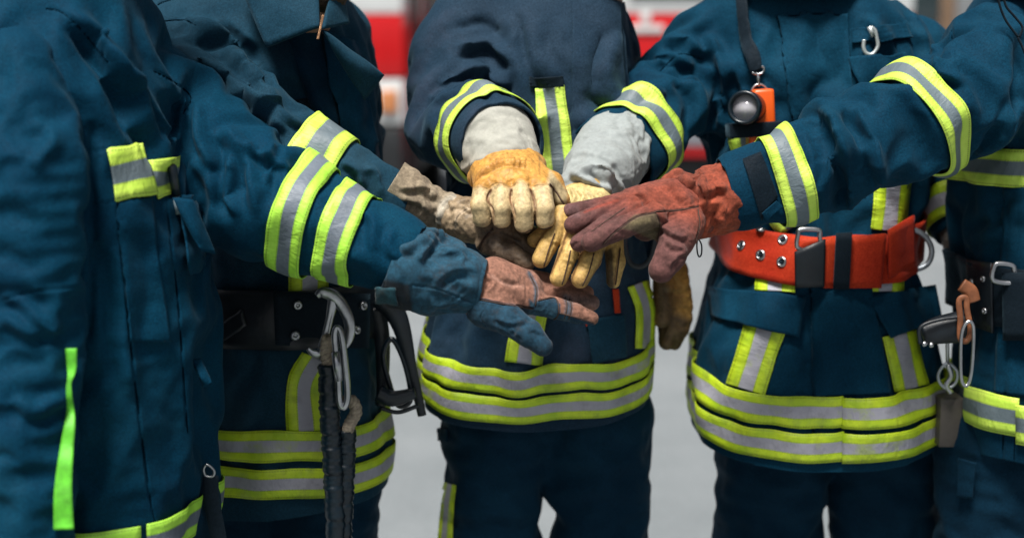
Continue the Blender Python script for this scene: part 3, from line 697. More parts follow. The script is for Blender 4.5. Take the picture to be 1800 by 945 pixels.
def leatherpiece(name, parent, prims, mat, base, paint=(), folds=(), seams=(), cuts=(), h=.0022, g=.05, it=50, lim=(-.002, .0028), amp=.0008, freq=70, seed=1, solid=0, bend=.2, gdir=None, subs=(), sm=2, grow=None, cords=(), **kw):
    pts = [P4(q) for pr_ in prims for q in pr_[0]]; A = np.array([p for p, r in pts]); R = np.array([r for p, r in pts])[:, None]
    f = Field((A - R).min(0) - .012, (A + R).max(0) + .012, h)
    for pr_ in prims:
        fl = pr_[3] if len(pr_) > 3 else None
        f.chain([P4(q) for q in pr_[0]], k=pr_[1], kj=pr_[2], flat=fl)
    for q in subs:
        pp = [P4(w) for w in q[0]]
        for i in range(len(pp) - 1): f.cone(pp[i][0], pp[i + 1][0], pp[i][1], pp[i + 1][1], q[1], None, True)
    V, Q = f.mesh(sm)
    if cuts: V, Q = cutaway(V, Q, cuts)
    gg = grow or (lambda M, d: np.full(len(M), g))
    V = settle(V, Q, gg, it=it, lo=lim[0], hi=lim[1], tmax=max(.003, lim[1]), bend=bend, seed=seed, amp=amp, freq=freq)
    V = relax(V, Q, 1)
    if folds: V = strokes(V, Q, folds)
    V, Q = subdiv(V, Q)
    if seams: V = strokes(V, Q, seams)
    o = mk(name, V, Q, mat, parent, solid=solid, **kw); dye(o, V, base, paint)
    if cords:
        bb = bvh_of(V, Q)
        for pp in cords: seamcord(bb, pp, .0009, THREAD_B, o)
    return o, V, Q
def axg(a, b, ga, gc):
    a, b = P(*a[:3]), P(*b[:3]); u = (b - a) / np.linalg.norm(b - a)
    return lambda M, d: ga * (d @ u) ** 2 + gc * (1 - (d @ u) ** 2)
YEL = (.56, .28, .062); PALE = (.62, .48, .26); THREAD = (.10, .035, .02)
# --- C: yellow fist
gC, _, _ = leatherpiece('glove', pC, [
    ([(884, 300, 1.862, 46), (890, 318, 1.83, 42)], 0, 0, ((0, .4, 1), .8)),
    ([(858, 306, 1.85, 26), (850, 332, 1.81, 17)], .02, .004), ([(880, 298, 1.85, 30), (882, 328, 1.805, 18)], .02, .004), ([(905, 296, 1.85, 30), (918, 328, 1.80, 18)], .02, .004), ([(925, 302, 1.85, 28), (952, 328, 1.805, 18)], .02, .004),
    ([(858, 300, 1.862, 24), (838, 312, 1.868, 17)], .015, .0), ([(925, 290, 1.86, 26), (940, 290, 1.868, 20)], .015, 0), ([(872, 283, 1.872, 22), (912, 279, 1.872, 22)], .012, 0),
    ([(848, 335, 1.80, 16.5), (844, 360, 1.79, 17), (849, 384, 1.793, 15.5)], .006, .002),
    ([(882, 330, 1.797, 16.5), (881, 365, 1.782, 17.5), (882, 386, 1.785, 16.5)], .006, .002),
    ([(917, 330, 1.793, 17), (919, 368, 1.775, 18), (921, 393, 1.778, 17)], .006, .002),
    ([(953, 332, 1.797, 17), (957, 366, 1.78, 17.8), (958, 386, 1.783, 17)], .006, .002),
    ([(845, 384, 1.80, 15), (852, 376, 1.83, 13)], .002, .002), ([(882, 386, 1.79, 15), (888, 372, 1.83, 13)], .002, .002), ([(921, 390, 1.785, 15), (920, 374, 1.83, 13)], .002, .002), ([(958, 386, 1.79, 15), (948, 372, 1.83, 13)], .002, .002),
    ([(945, 315, 1.84, 24), (970, 322, 1.825, 20), (988, 350, 1.815, 14)], .012, .004), ([(890, 345, 1.84, 40), (920, 350, 1.84, 40)], .01, 0)],
    GRAIN, YEL, seed=2, cords=[[(966, 322), (978, 338), (991, 358)], [(868, 398), (881, 402), (896, 398)], [(905, 405), (920, 409), (935, 403)], [(944, 400), (958, 402), (973, 397)]], g=.015, subs=[([(863, 334, 1.772, 2.), (862, 352, 1.768, 2.8), (866, 372, 1.765, 2.8), (867, 406, 1.765, 3)], .003), ([(899, 334, 1.766, 2.), (899, 352, 1.762, 2.8), (902, 372, 1.758, 2.8), (903, 408, 1.758, 3)], .003), ([(934, 334, 1.766, 2.), (937, 352, 1.762, 2.8), (940, 372, 1.758, 3), (941, 406, 1.76, 3.5)], .003), ([(863, 336, 1.785, 2.), (866, 374, 1.778, 2.8), (867, 402, 1.776, 3)], .003), ([(899, 336, 1.78, 2.), (902, 374, 1.77, 2.8), (903, 405, 1.768, 3)], .003), ([(934, 336, 1.78, 2.), (940, 374, 1.77, 3), (941, 404, 1.77, 3.5)], .003)], amp=.0004, lim=(-.0014, .0016),
    paint=[('poly', [(828, 332), (842, 328), (862, 333), (866, 325), (880, 322), (896, 330), (905, 325), (914, 317), (926, 322), (934, 332), (944, 326), (960, 324), (968, 300), (985, 330), (980, 420), (826, 420)], 4, PALE, 1),
           ('poly', [(966, 298), (998, 335), (998, 375), (976, 368), (967, 335)], 3, (.34, .27, .15), .95),
           ('line', [(863, 334), (857, 350), (866, 368), (866, 398)], 3., (.13, .045, .02), .95), ('line', [(898, 332), (897, 350), (903, 370), (904, 392)], 3., (.13, .045, .02), .95), ('line', [(932, 332), (938, 350), (941, 372), (940, 398)], 3., (.13, .045, .02), .95),
           ('line', [(866, 397), (880, 402), (897, 398)], 1.4, THREAD, .8), ('line', [(904, 405), (920, 410), (936, 402)], 1.4, THREAD, .8), ('line', [(944, 400), (958, 403), (974, 396)], 1.4, THREAD, .8), ('line', [(965, 325), (978, 338), (991, 358)], 1.2, THREAD, .8),
           ('line', [(835, 318), (850, 300), (880, 283)], 4, (.48, .20, .05), .5), ('poly', [(835, 365), (975, 365), (975, 420), (835, 420)], 18, (.62, .45, .24), .4)],
    folds=[('dent', [(866, 334), (871, 318)], 4, 2.5), ('dent', [(900, 332), (899, 314)], 4, 2.5), ('dent', [(936, 330), (930, 312)], 4, 2.5), ('ridge', [(846, 325), (858, 300), (870, 290)], 6, 2), ('fold', [(838, 318), (856, 296), (890, 284), (930, 288)], 4.5, 3.5)] +
          [('dent', [(862 + 9 * i, 300 - 9 * math.sin((i + .6) / 2.8)), (859 + 9.6 * i, 283 - 9 * math.sin((i + .6) / 2.8))], 2.0, 2.2) for i in range(8)] + [('fold', [(870, 352), (894, 354)], 3, .3), ('fold', [(905, 356), (932, 357)], 3, .3), ('dent', [(836, 360), (856, 362)], 3, .3)],
    seams=[('seam', [(864, 332), (857, 352), (867, 372), (868, 398)], 1.6, 1.6), ('seam', [(899, 332), (899, 352), (904, 372), (905, 392)], 1.6, 1.6), ('seam', [(934, 332), (939, 352), (941, 372), (941, 398)], 1.6, 1.8),
           ('seam', [(966, 325), (978, 338), (990, 358)], 1.2, 1.2), ('seam', [(845, 328), (858, 332), (866, 325), (880, 322), (896, 330), (905, 325), (914, 317), (926, 322), (934, 332), (944, 326), (962, 326)], 1., .7)])
cC, _, _ = leatherpiece('cuff', gC, [([(858, 222, 1.945, 46), (866, 246, 1.915, 70), (886, 282, 1.878, 61), (893, 300, 1.865, 52)], 0, .0)], FELT, (.36, .36, .32), h=.004, seed=6, g=.04, it=60, lim=(-.006, .008), amp=.003, freq=24,
    cuts=[(P(852, 200, 1.965), P(852, 205, 1.965) - P(866, 245, 1.915), .2)], solid=.002, bend=.3,
    folds=[('fold', [(800, 300), (830, 290), (860, 275)], 7, 4), ('dent', [(915, 225), (930, 260), (935, 290)], 6, 3)], seams=[('seam', [(905, 205), (928, 240), (942, 285)], 1.2, 1)], paint=[('poly', [(790, 265), (850, 285), (850, 330), (790, 330)], 20, (.40, .34, .26), .6)])
# --- B: beige cuff, dark oily glove
gB, _, _ = leatherpiece('glove', pB, [
    ([(778, 370, 1.855, 31), (815, 384, 1.845, 37)], 0, 0), ([(815, 384, 1.845, 36), (862, 404, 1.835, 43)], .015, 0, ((0, .3, 1), .82)), ([(850, 385, 1.85, 34), (888, 396, 1.845, 34)], .015, 0),
    ([(860, 428, 1.82, 21), (895, 446, 1.808, 19), (925, 462, 1.803, 15)], .008, .004), ([(870, 412, 1.835, 22), (910, 428, 1.83, 20), (945, 446, 1.83, 16)], .008, .004), ([(880, 398, 1.85, 22), (930, 415, 1.85, 19), (965, 435, 1.85, 15)], .008, .004)],
    OILY, (.22, .155, .10), seed=12, cords=[[(838, 446), (850, 422), (866, 402)], [(848, 448), (890, 466), (928, 477)], [(880, 406), (915, 424)]], g=.035, amp=.0005, lim=(-.002, .0025), paint=[('poly', [(760, 340), (835, 350), (835, 425), (760, 400)], 14, (.36, .27, .17), .9), ('poly', [(850, 400), (1000, 400), (1000, 490), (840, 455)], 14, (.10, .072, .05), .85), ('line', [(848, 448), (890, 466), (930, 477)], 3.5, (.02, .015, .014), .9),
        ('line', [(840, 440), (850, 420), (866, 400)], 1.5, (.03, .02, .015), .9), ('line', [(800, 402), (806, 378), (835, 360)], 1.2, (.55, .45, .33), .6), ('line', [(880, 408), (915, 425)], 1.2, (.02, .015, .014), .7)],
    folds=[('fold', [(785, 350), (800, 372), (798, 395)], 5, 2), ('fold', [(800, 355), (820, 352), (840, 362)], 4, 2.4), ('fold', [(790, 365), (812, 362), (832, 374)], 4, 2), ('fold', [(838, 440), (848, 418), (870, 402)], 5, 2.5), ('dent', [(880, 404), (920, 422)], 3, 1.6)],
    seams=[('seam', [(838, 446), (850, 422), (868, 400)], 1.4, 1.6), ('seam', [(848, 446), (890, 464), (928, 476)], 1.4, 1.4), ('seam', [(800, 404), (806, 380), (835, 360)], 1.1, .8)])
cB, _, _ = leatherpiece('cuff', gB, [([(674, 318, 1.849, 50), (705, 334, 1.85, 44), (740, 356, 1.852, 37), (770, 368, 1.855, 34), (788, 374, 1.852, 35)], 0, 0)], SUEDE, (.27, .22, .155), h=.0032, seed=16, lim=(-.005, .007), amp=.002, freq=34, g=.08, it=70,
    cuts=[(P(688, 326, 1.85), P(676, 316, 1.85) - P(740, 356, 1.852), .2)], solid=.0025,
    folds=[('fold', [(700, 330), (735, 330), (770, 345)], 6, 5), ('fold', [(705, 350), (730, 352), (760, 375)], 6, 5), ('fold', [(730, 320), (745, 345), (740, 380)], 5, 3), ('ridge', [(800, 345), (776, 360), (768, 396)], 4, 2.5)], seams=[('seam', [(790, 345), (770, 362), (762, 396)], 1.3, 1.2)],
    paint=[('poly', [(700, 290), (740, 300), (750, 345), (700, 330)], 14, (.28, .22, .15), .6), ('line', [(800, 343), (778, 360), (770, 397)], 6, (.50, .46, .38), .8)])
# --- A: blue cuff, pink and blue glove
PINK = (.27, .13, .09); BLUE = (.008, .042, .075)
gA, _, _ = leatherpiece('glove', pA, [
    ([(838, 503, 1.752, 40), (870, 506, 1.758, 38)], 0, 0), ([(868, 492, 1.765, 30), (925, 500, 1.782, 26)], .015, 0), ([(868, 520, 1.75, 30), (928, 522, 1.768, 25)], .015, 0), ([(862, 536, 1.742, 30), (905, 530, 1.76, 20)], .015, 0),
    ([(928, 530, 1.765, 21), (975, 541, 1.768, 19), (1012, 550, 1.77, 17), (1040, 559, 1.772, 12.5)], .007, .003), ([(932, 508, 1.788, 21), (980, 520, 1.80, 19), (1040, 532, 1.815, 14)], .007, .003), ([(925, 492, 1.80, 21), (975, 500, 1.82, 18), (1030, 515, 1.84, 14)], .007, .003),
    ([(850, 545, 1.74, 30), (895, 562, 1.722, 27), (930, 586, 1.71, 24), (954, 608, 1.705, 18)], .012, .004), ([(868, 470, 1.77, 14), (900, 488, 1.77, 12)], .02, 0)],
    SUEDE, PINK, seed=22, cords=[[(838, 525), (890, 535), (936, 543)], [(932, 484), (943, 508), (941, 538)], [(946, 528), (974, 523), (982, 540), (976, 560), (944, 561)], [(993, 522), (997, 540), (992, 560)], [(1001, 524), (1005, 540), (1000, 561)], [(984, 550), (1015, 558), (1042, 566)]], g=.02, amp=.0006, lim=(-.0015, .0025),
    paint=[('poly', [(820, 528), (848, 524), (900, 536), (934, 542), (946, 528), (975, 522), (985, 535), (985, 550), (1045, 568), (1045, 640), (820, 640)], 1.5, BLUE, 1),
           ('poly', [(930, 525), (946, 540), (978, 542), (981, 565), (930, 565)], 2, (.02, .07, .11), 1), ('line', [(930, 480), (942, 505), (940, 540)], 4, (.03, .08, .12), .9), ('line', [(994, 521), (998, 540), (992, 562)], 2.8, (.03, .08, .12), .95), ('line', [(1001, 523), (1004, 540), (1000, 562)], 2, (.03, .08, .12), .9),
           ('poly', [(985, 515), (1060, 520), (1060, 545), (1000, 530)], 6, (.16, .11, .10), .8), ('line', [(836, 525), (890, 534), (938, 542)], 1.4, (.01, .02, .04), .9), ('line', [(866, 485), (890, 500), (920, 505)], 2, (.62, .36, .28), .35)],
    folds=[('fold', [(850, 480), (866, 495), (858, 515)], 4, 2.5), ('fold', [(864, 462), (880, 485), (912, 494)], 5, 2), ('fold', [(870, 556), (900, 568), (925, 560)], 5, 2), ('fold', [(905, 552), (915, 572), (905, 592)], 4, 1.6), ('fold', [(930, 580), (945, 580), (955, 590)], 4, 1.2)],
    seams=[('seam', [(836, 526), (890, 535), (938, 543)], 1.6, 2), ('seam', [(932, 482), (944, 508), (942, 540)], 1.6, 1.4), ('seam', [(946, 528), (975, 523), (982, 540), (976, 560), (940, 562)], 1.4, 1.4), ('seam', [(993, 520), (997, 540), (991, 562)], 1., .8), ('seam', [(1001, 522), (1005, 540), (999, 564)], 1., .8), ('seam', [(850, 545), (845, 560), (855, 575)], 1.2, 1.)])
cA, vcA, qcA = leatherpiece('cuff', gA, [([(672, 452, 1.746, 72), (708, 466, 1.745, 77), (770, 484, 1.745, 71), (838, 503, 1.75, 51), (846, 505, 1.752, 50)], 0, 0)], SUEDE, (.012, .062, .105), h=.0036, seed=26, lim=(-.007, .009), amp=.004, freq=22, g=.06, it=70,
    cuts=[(P(690, 462, 1.745), P(672, 455, 1.745) - P(770, 495, 1.745), .3), (P(846, 506, 1.752), P(860, 506, 1.752) - P(800, 494, 1.752), .3)], solid=.0028,
    folds=[('fold', [(735, 460), (760, 420), (790, 410)], 8, 7), ('fold', [(700, 440), (740, 425), (765, 400)], 8, 5), ('fold', [(760, 500), (800, 470), (840, 480)], 10, 4), ('dent', [(790, 440), (805, 480), (800, 520)], 12, 3)],
    seams=[('seam', [(722, 500), (775, 510), (835, 535)], 1.6, 2), ('seam', [(722, 500), (726, 530), (730, 556)], 1.6, 2), ('seam', [(850, 458), (842, 505), (832, 545)], 1.5, 1), ('seam', [(680, 470), (676, 500), (672, 545)], 1.4, 1)],
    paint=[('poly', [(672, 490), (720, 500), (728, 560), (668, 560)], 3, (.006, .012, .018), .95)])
# --- D: grey cuff, yellow fingers
gD, _, _ = leatherpiece('glove', pD, [
    ([(1035, 343, 1.872, 38), (1030, 362, 1.85, 38)], 0, 0), ([(1005, 345, 1.868, 20), (990, 362, 1.84, 20)], .015, 0), ([(1010, 362, 1.85, 28), (990, 388, 1.815, 20)], .015, 0), ([(1030, 365, 1.85, 30), (1010, 405, 1.805, 22)], .015, 0), ([(1050, 365, 1.85, 30), (1040, 415, 1.805, 22)], .015, 0), ([(1062, 380, 1.85, 26), (1075, 425, 1.82, 18)], .015, 0),
    ([(985, 385, 1.825, 17), (962, 406, 1.82, 16), (940, 422, 1.818, 13.5)], .004, .003), ([(990, 375, 1.812, 18), (972, 415, 1.795, 17.5), (951, 455, 1.785, 16)], .004, .003), ([(1017, 402, 1.80, 19), (999, 446, 1.78, 17.5), (982, 488, 1.772, 16)], .004, .003),
    ([(1050, 418, 1.80, 19), (1038, 456, 1.776, 18.5), (1020, 490, 1.768, 16.5)], .004, .003), ([(1076, 420, 1.82, 18), (1082, 460, 1.81, 17), (1078, 494, 1.81, 12.5)], .006, .003)],
    GRAIN, (.58, .37, .12), seed=32, cords=[[(975, 410), (964, 440), (956, 468)], [(1003, 440), (996, 470), (988, 500)], [(1044, 445), (1036, 475), (1024, 502)], [(1090, 437), (1086, 470), (1082, 500)]], g=.015, amp=.0004, subs=[([(997, 408, 1.778, 3), (986, 440, 1.768, 3.5), (968, 478, 1.76, 4)], .004), ([(1030, 425, 1.772, 3), (1019, 452, 1.76, 3.5), (1001, 498, 1.752, 4)], .004)], lim=(-.0014, .002),
    paint=[('line', [(998, 405), (986, 440), (968, 480)], 2., (.11, .045, .018), .9), ('line', [(1030, 425), (1018, 455), (1002, 498)], 2., (.11, .045, .018), .9), ('line', [(1058, 455), (1046, 480), (1030, 502)], 1.8, (.20, .09, .03), .8), ('line', [(968, 398), (955, 412), (942, 432)], 1.4, (.22, .10, .03), .8),
           ('poly', [(1058, 440), (1078, 435), (1080, 515), (1060, 505)], 3, (.05, .04, .03), .9), ('poly', [(990, 490), (1035, 490), (1030, 515), (985, 515)], 8, (.52, .30, .10), .5), ('line', [(1090, 435), (1083, 470), (1080, 500)], 1.2, THREAD, .7), ('poly', [(980, 325), (1075, 325), (1075, 362), (980, 362)], 6, (.60, .48, .22), .9)],
    folds=[('fold', [(962, 420), (985, 428)], 3, 1), ('fold', [(988, 455), (1012, 462)], 3, 1), ('fold', [(1018, 462), (1045, 470)], 3, 1.2), ('fold', [(1000, 330), (1010, 345), (1000, 360)], 3.5, 2.5), ('fold', [(1015, 332), (1024, 345), (1020, 360)], 3.5, 2), ('fold', [(1035, 335), (1042, 350), (1045, 360)], 3.5, 2), ('dent', [(1012, 415), (995, 445)], 3, 1.2)],
    seams=[('seam', [(980, 405), (970, 435), (958, 465)], 1.1, .8), ('seam', [(1058, 455), (1046, 480), (1030, 502)], 1.4, 1.4), ('seam', [(968, 398), (955, 412), (942, 432)], 1.2, 1.2)])
cD, _, _ = leatherpiece('cuff', gD, [([(1118, 216, 2.06, 50), (1084, 262, 1.99, 66), (1053, 306, 1.91, 62), (1035, 334, 1.88, 50), (1030, 345, 1.872, 44)], 0, 0), ([(1035, 315, 1.905, 40), (1012, 335, 1.89, 28)], .02, 0)], FELT, (.28, .31, .31), h=.0036, seed=36, g=.05, it=60, lim=(-.006, .008), amp=.003, freq=24,
    cuts=[(P(1112, 226, 2.045), P(1118, 216, 2.06) - P(1084, 262, 1.99), .2)], solid=.002,
    folds=[('fold', [(1052, 292), (1078, 320), (1098, 345)], 8, 9), ('fold', [(1000, 310), (1025, 312), (1060, 330), (1085, 350)], 7, 8), ('fold', [(1015, 300), (1050, 298), (1075, 335)], 6, 7), ('dent', [(1075, 290), (1095, 315), (1105, 340)], 6, 5)], paint=[])
# --- E: rust red
RUST = (.26, .055, .028); MAU = (.125, .052, .048)
gE, _, _ = leatherpiece('glove', pE, [
    ([(1225, 375, 1.845, 46), (1190, 374, 1.825, 45)], 0, 0), ([(1185, 360, 1.825, 40), (1130, 362, 1.81, 27)], .015, 0), ([(1180, 385, 1.81, 35), (1130, 385, 1.79, 22)], .015, 0), ([(1170, 345, 1.835, 30), (1110, 352, 1.82, 22)], .015, 0),
    ([(1105, 352, 1.828, 18), (1050, 364, 1.81, 15.5), (1003, 371, 1.805, 14)], .003, .003), ([(1112, 352, 1.808, 20), (1060, 374, 1.785, 18.5), (1008, 395, 1.78, 16.5)], .003, .003), ([(1115, 365, 1.79, 19), (1065, 396, 1.764, 16.5), (1018, 427, 1.758, 15.5)], .003, .003), ([(1150, 378, 1.775, 22), (1098, 398, 1.748, 19.5), (1040, 425, 1.742, 18)], .003, .003),
    ([(1205, 395, 1.80, 34), (1190, 420, 1.775, 30), (1178, 450, 1.762, 26), (1163, 474, 1.755, 23)], .012, .005), ([(1130, 385, 1.81, 22), (1135, 400, 1.815, 24)], .008, 0), ([(1180, 405, 1.81, 22), (1165, 418, 1.80, 12)], .01, 0)],
    SUEDE, MAU, seed=42, cords=[[(1153, 371), (1195, 369), (1240, 360)], [(1153, 373), (1120, 382), (1085, 406), (1060, 430)], [(1227, 368), (1230, 395), (1223, 424)], [(1155, 376), (1160, 396), (1156, 418)], [(1098, 366), (1066, 388), (1040, 407)]], g=.025, amp=.0006, lim=(-.002, .0025),
    paint=[('poly', [(1060, 355), (1120, 322), (1250, 280), (1260, 440), (1225, 430), (1215, 395), (1170, 385), (1120, 372)], 22, RUST, .85), ('poly', [(1115, 378), (1152, 372), (1162, 395), (1152, 425), (1112, 405), (1092, 402)], 2.5, (.14, .11, .065), .95), ('line', [(1110, 392), (1140, 388)], 5, (.20, .16, .08), .7),
           ('line', [(1152, 372), (1195, 369), (1242, 359)], 1.5, (.05, .02, .02), .9), ('line', [(1152, 373), (1120, 381), (1085, 405), (1058, 432)], 1.4, (.06, .025, .025), .9), ('line', [(1100, 365), (1065, 388), (1038, 408)], 1.8, (.10, .035, .035), .6), ('line', [(1100, 350), (1050, 378), (1020, 400)], 1.5, (.10, .035, .035), .5),
           ('line', [(1028, 372), (1060, 360), (1085, 352)], 1.6, (.30, .05, .03), .6), ('poly', [(990, 358), (1018, 360), (1020, 382), (990, 382)], 2, (.15, .075, .075), .9), ('line', [(1178, 300), (1200, 318), (1215, 345)], 6, (.08, .03, .03), .4)],
    folds=[('dent', [(1105, 358), (1070, 380), (1040, 404)], 4, 2), ('fold', [(1160, 390), (1180, 410), (1210, 415)], 6, 3.5), ('fold', [(1170, 425), (1195, 435), (1205, 450)], 6, 3), ('fold', [(1175, 470), (1185, 455), (1200, 445)], 5, 2.5), ('fold', [(1110, 340), (1135, 345), (1150, 362)], 6, 2.5), ('fold', [(1175, 320), (1195, 340), (1215, 360)], 8, 3), ('fold', [(1000, 430), (1015, 422)], 3, 1.5), ('fold', [(1160, 372), (1172, 395), (1165, 420)], 5, 2)],
    seams=[('seam', [(1152, 372), (1195, 369), (1242, 359)], 1.5, 2.0), ('seam', [(1152, 373), (1120, 381), (1085, 405), (1058, 432)], 1.5, 1.8), ('seam', [(1226, 368), (1230, 395), (1222, 425)], 1.4, 1.6), ('seam', [(1155, 375), (1160, 395), (1155, 420)], 1.2, 1.2)])
cE, vcE, qcE = leatherpiece('cuff', gE, [([(1318, 340, 1.866, 62), (1295, 342, 1.862, 64), (1262, 350, 1.855, 62), (1235, 362, 1.845, 55), (1200, 366, 1.83, 44)], 0, 0), ([(1195, 335, 1.84, 30), (1180, 325, 1.84, 18)], .02, 0)], SUEDE, RUST, h=.0034, seed=46, g=.08, it=80, lim=(-.005, .005), amp=.002, freq=22,
    cuts=[(P(1306, 340, 1.864), P(1318, 358, 1.87) - P(1250, 342, 1.855), .3)], solid=.003,
    folds=[('fold', [(1175, 300), (1210, 320), (1235, 350)], 8, 9), ('fold', [(1225, 300), (1238, 340), (1230, 365)], 7, 10), ('fold', [(1232, 350), (1255, 330), (1278, 335)], 7, 6), ('fold', [(1255, 350), (1270, 368), (1268, 400)], 8, 5), ('dent', [(1252, 370), (1255, 400), (1248, 420)], 8, 7)],
    seams=[('seam', [(1290, 330), (1310, 312), (1322, 305)], 1.4, 1.6), ('seam', [(1266, 275), (1300, 300), (1322, 326)], 1.2, 1.)],
    paint=[('poly', [(1170, 290), (1240, 300), (1225, 350), (1190, 340)], 18, (.20, .055, .035), .7), ('line', [(1275, 272), (1305, 298), (1326, 326), (1326, 356)], 5, (.42, .14, .09), .7), ('poly', [(1235, 345), (1260, 340), (1290, 380), (1280, 420), (1230, 425)], 10, (.42, .085, .04), .6)])
# ------------------------------------------------------------------ tapes, flaps and seams of the jackets
LIME = plain('lime_piping', (.10, .46, .025), .6, 0, .35, 60, .001, 150)
def pring(name, bvh, c, d, hw, mat, parent, **kw):
    """ring round a limb: c = (px, py, Y), d = (from, to) places giving the limb's direction"""
    return ring(name, bvh, P(*c), P(*d[1]) - P(*d[0]), hw, mat, parent, **kw)
def hring(name, bvh, fx, fy, Yf, cx, Yc, b, hwpx, mat, parent, **kw):
    """ring round a torso that passes through the front place (fx, fy, Yf) with fore-and-aft slope b"""
    f = P(fx, fy, Yf); c = (P(cx, fy, Yc)[0], Yc, f[2] + b * (Yc - Yf)); return ring(name, bvh, c, (0, -b, 1), pr(hwpx, Yf), mat, parent, **kw)
HP = math.pi
# C
pring('sleeve_tape', bC, (853, 239, 1.938), ((845, 236, 1.95), (895, 268, 1.86)), .025, TAPE, jC, rmax=.14)
for y in (664, 714): hring('hem_tape', bC, 1000, y, 2.02, 945, 2.17, .20, 22.5, TAPE_D, jC, nu=160, smooth=1, wav=lambda a: .0028 * math.sin(3 * a + 1) + .0015 * math.sin(7 * a))
strip('chest_tape', bC, [(965, 153), (975, 235), (985, 330), (975, 420)], [55, 58, 62, 60], TAPE, jC, even=3)
strip('front_tape', bC, [(955, 480), (930, 560), (920, 638)], 62, TAPE_D, jC, even=3)
strip('front_tape', bC, [(1118, 498), (1133, 545), (1132, 612)], 36, TAPE_D, jC, even=3)
flap('label_patch', bC, [(928, 136), (990, 134), (992, 152), (930, 153)], BLACK, jC, off=.003)
flap('storm_flap', bC, [(1004, -20), (1085, 10), (1105, 330), (1008, 300)], NAVY_P, jC, off=.006, nu=30, nv=60, even=3)
flap('pocket_flap', bC, [(1030, 560), (1095, 552), (1098, 625), (1040, 640)], NAVY_G, jC, off=.004)
# D
pring('sleeve_tape', bD, (1108, 246, 2.042), ((1118, 236, 2.055), (1050, 302, 1.975)), .026, TAPE, jD, rmax=.14)
for y, m in ((720, TAPE_D), (780, TAPE_D)):
    hring('hem_tape', bD, 1430, y, 2.0, 1428, 2.2, .12, 27, m, jD, a0=-HP, a1=0.0, nu=150, smooth=5, off=.0045, wav=lambda a: .0028 * math.sin(4 * a + 1) * min(1, abs(a) * 2) + .0012 * math.sin(9 * a))
    hring('hem_tape', bD, 1430, y + 3, 2.0, 1428, 2.2, .12, 27, m, jD, a0=-.012, a1=HP, nu=90, smooth=3, wav=lambda a: .0028 * math.sin(4 * a + 1) * min(1, abs(a) * 2) + .0012 * math.sin(9 * a), off=.0055)
strip('pocket_tape', bD, [(1346, 575), (1312, 684)], 70, TAPE_D, jD, even=3)
strip('pocket_tape', bD, [(1578, 585), (1600, 682)], 62, TAPE_D, jD, even=3)
strip('front_tape', bD, [(1365, 470), (1363, 512)], 68, TAPE_D, jD, even=2)
strip('front_tape', bD, [(1556, 470), (1555, 512)], 60, TAPE_D, jD, even=2)
strip('chest_tape', bD, [(1570, 300), (1560, 405)], 60, TAPE_D, jD, even=3)
strip('chest_tape', bD, [(1308, 222), (1330, 300), (1395, 398)], 60, TAPE, jD, even=3)
flap('pocket_flap', bD, [(1248, 505), (1412, 520), (1400, 592), (1254, 556)], NAVY, jD, off=.005, lift=.006)
flap('pocket_flap', bD, [(1522, 522), (1645, 500), (1654, 556), (1560, 592)], NAVY, jD, off=.005, lift=.006)
flap('chest_flap', bD, [(1366, 30), (1490, 26), (1520, 340), (1412, 340)], NAVY, jD, off=.006, nu=40, nv=70, even=3)
flap('placket', bD, [(1427, 500), (1530, 505), (1560, 690), (1428, 695)], NAVY, jD, off=.005, nu=34, nv=50, even=3)
flap('loop_strip', bD, [(1498, 52), (1592, 42), (1600, 68), (1500, 78)], NAVY, jD, off=.005)
flap('chest_pocket', bD, [(1494, 102), (1590, 93), (1604, 146), (1512, 160)], NAVY, jD, off=.006, lift=.004)
YMIN[0] = 0.
# B
YMIN[0] = 1.9
pring('sleeve_tape', bB, (560, 296, 1.852), ((520, 274, 1.864), (620, 322, 1.848)), .033, TAPE, jB, rmax=.14)
hring('hem_tape', bB, 500, 783, 1.93, 500, 2.11, 0, 28, TAPE_D, jB, nu=150, smooth=1, wav=lambda a: .003 * math.sin(3 * a + 2) + .0015 * math.sin(8 * a))
hring('hem_tape', bB, 500, 848, 1.93, 500, 2.11, 0, 28, TAPE_D, jB, nu=150, smooth=1, wav=lambda a: .003 * math.sin(3 * a + 2) + .0015 * math.sin(8 * a))
strip('front_tape', bB, [(543, 455), (543, 512)], 68, TAPE_D, jB, even=2)
strip('front_tape', bB, [(556, 630), (534, 680), (538, 756)], [56, 62, 66], TAPE_D, jB, even=3)
strip('chest_tape', bB, [(514, 196), (532, 228)], 34, TAPE, jB, even=1)
flap('label_patch', bB, [(484, 180), (546, 173), (552, 194), (492, 201)], BLACK, jB, off=.003)
flap('storm_flap', bB, [(562, 55), (622, 80), (662, 290), (606, 300)], NAVY, jB, off=.009, nu=30, nv=60, even=6)
flap('inner_front', bB, [(505, 60), (562, 50), (606, 300), (585, 290)], TROUSER, jB, off=.003, nu=24, nv=60, even=3)
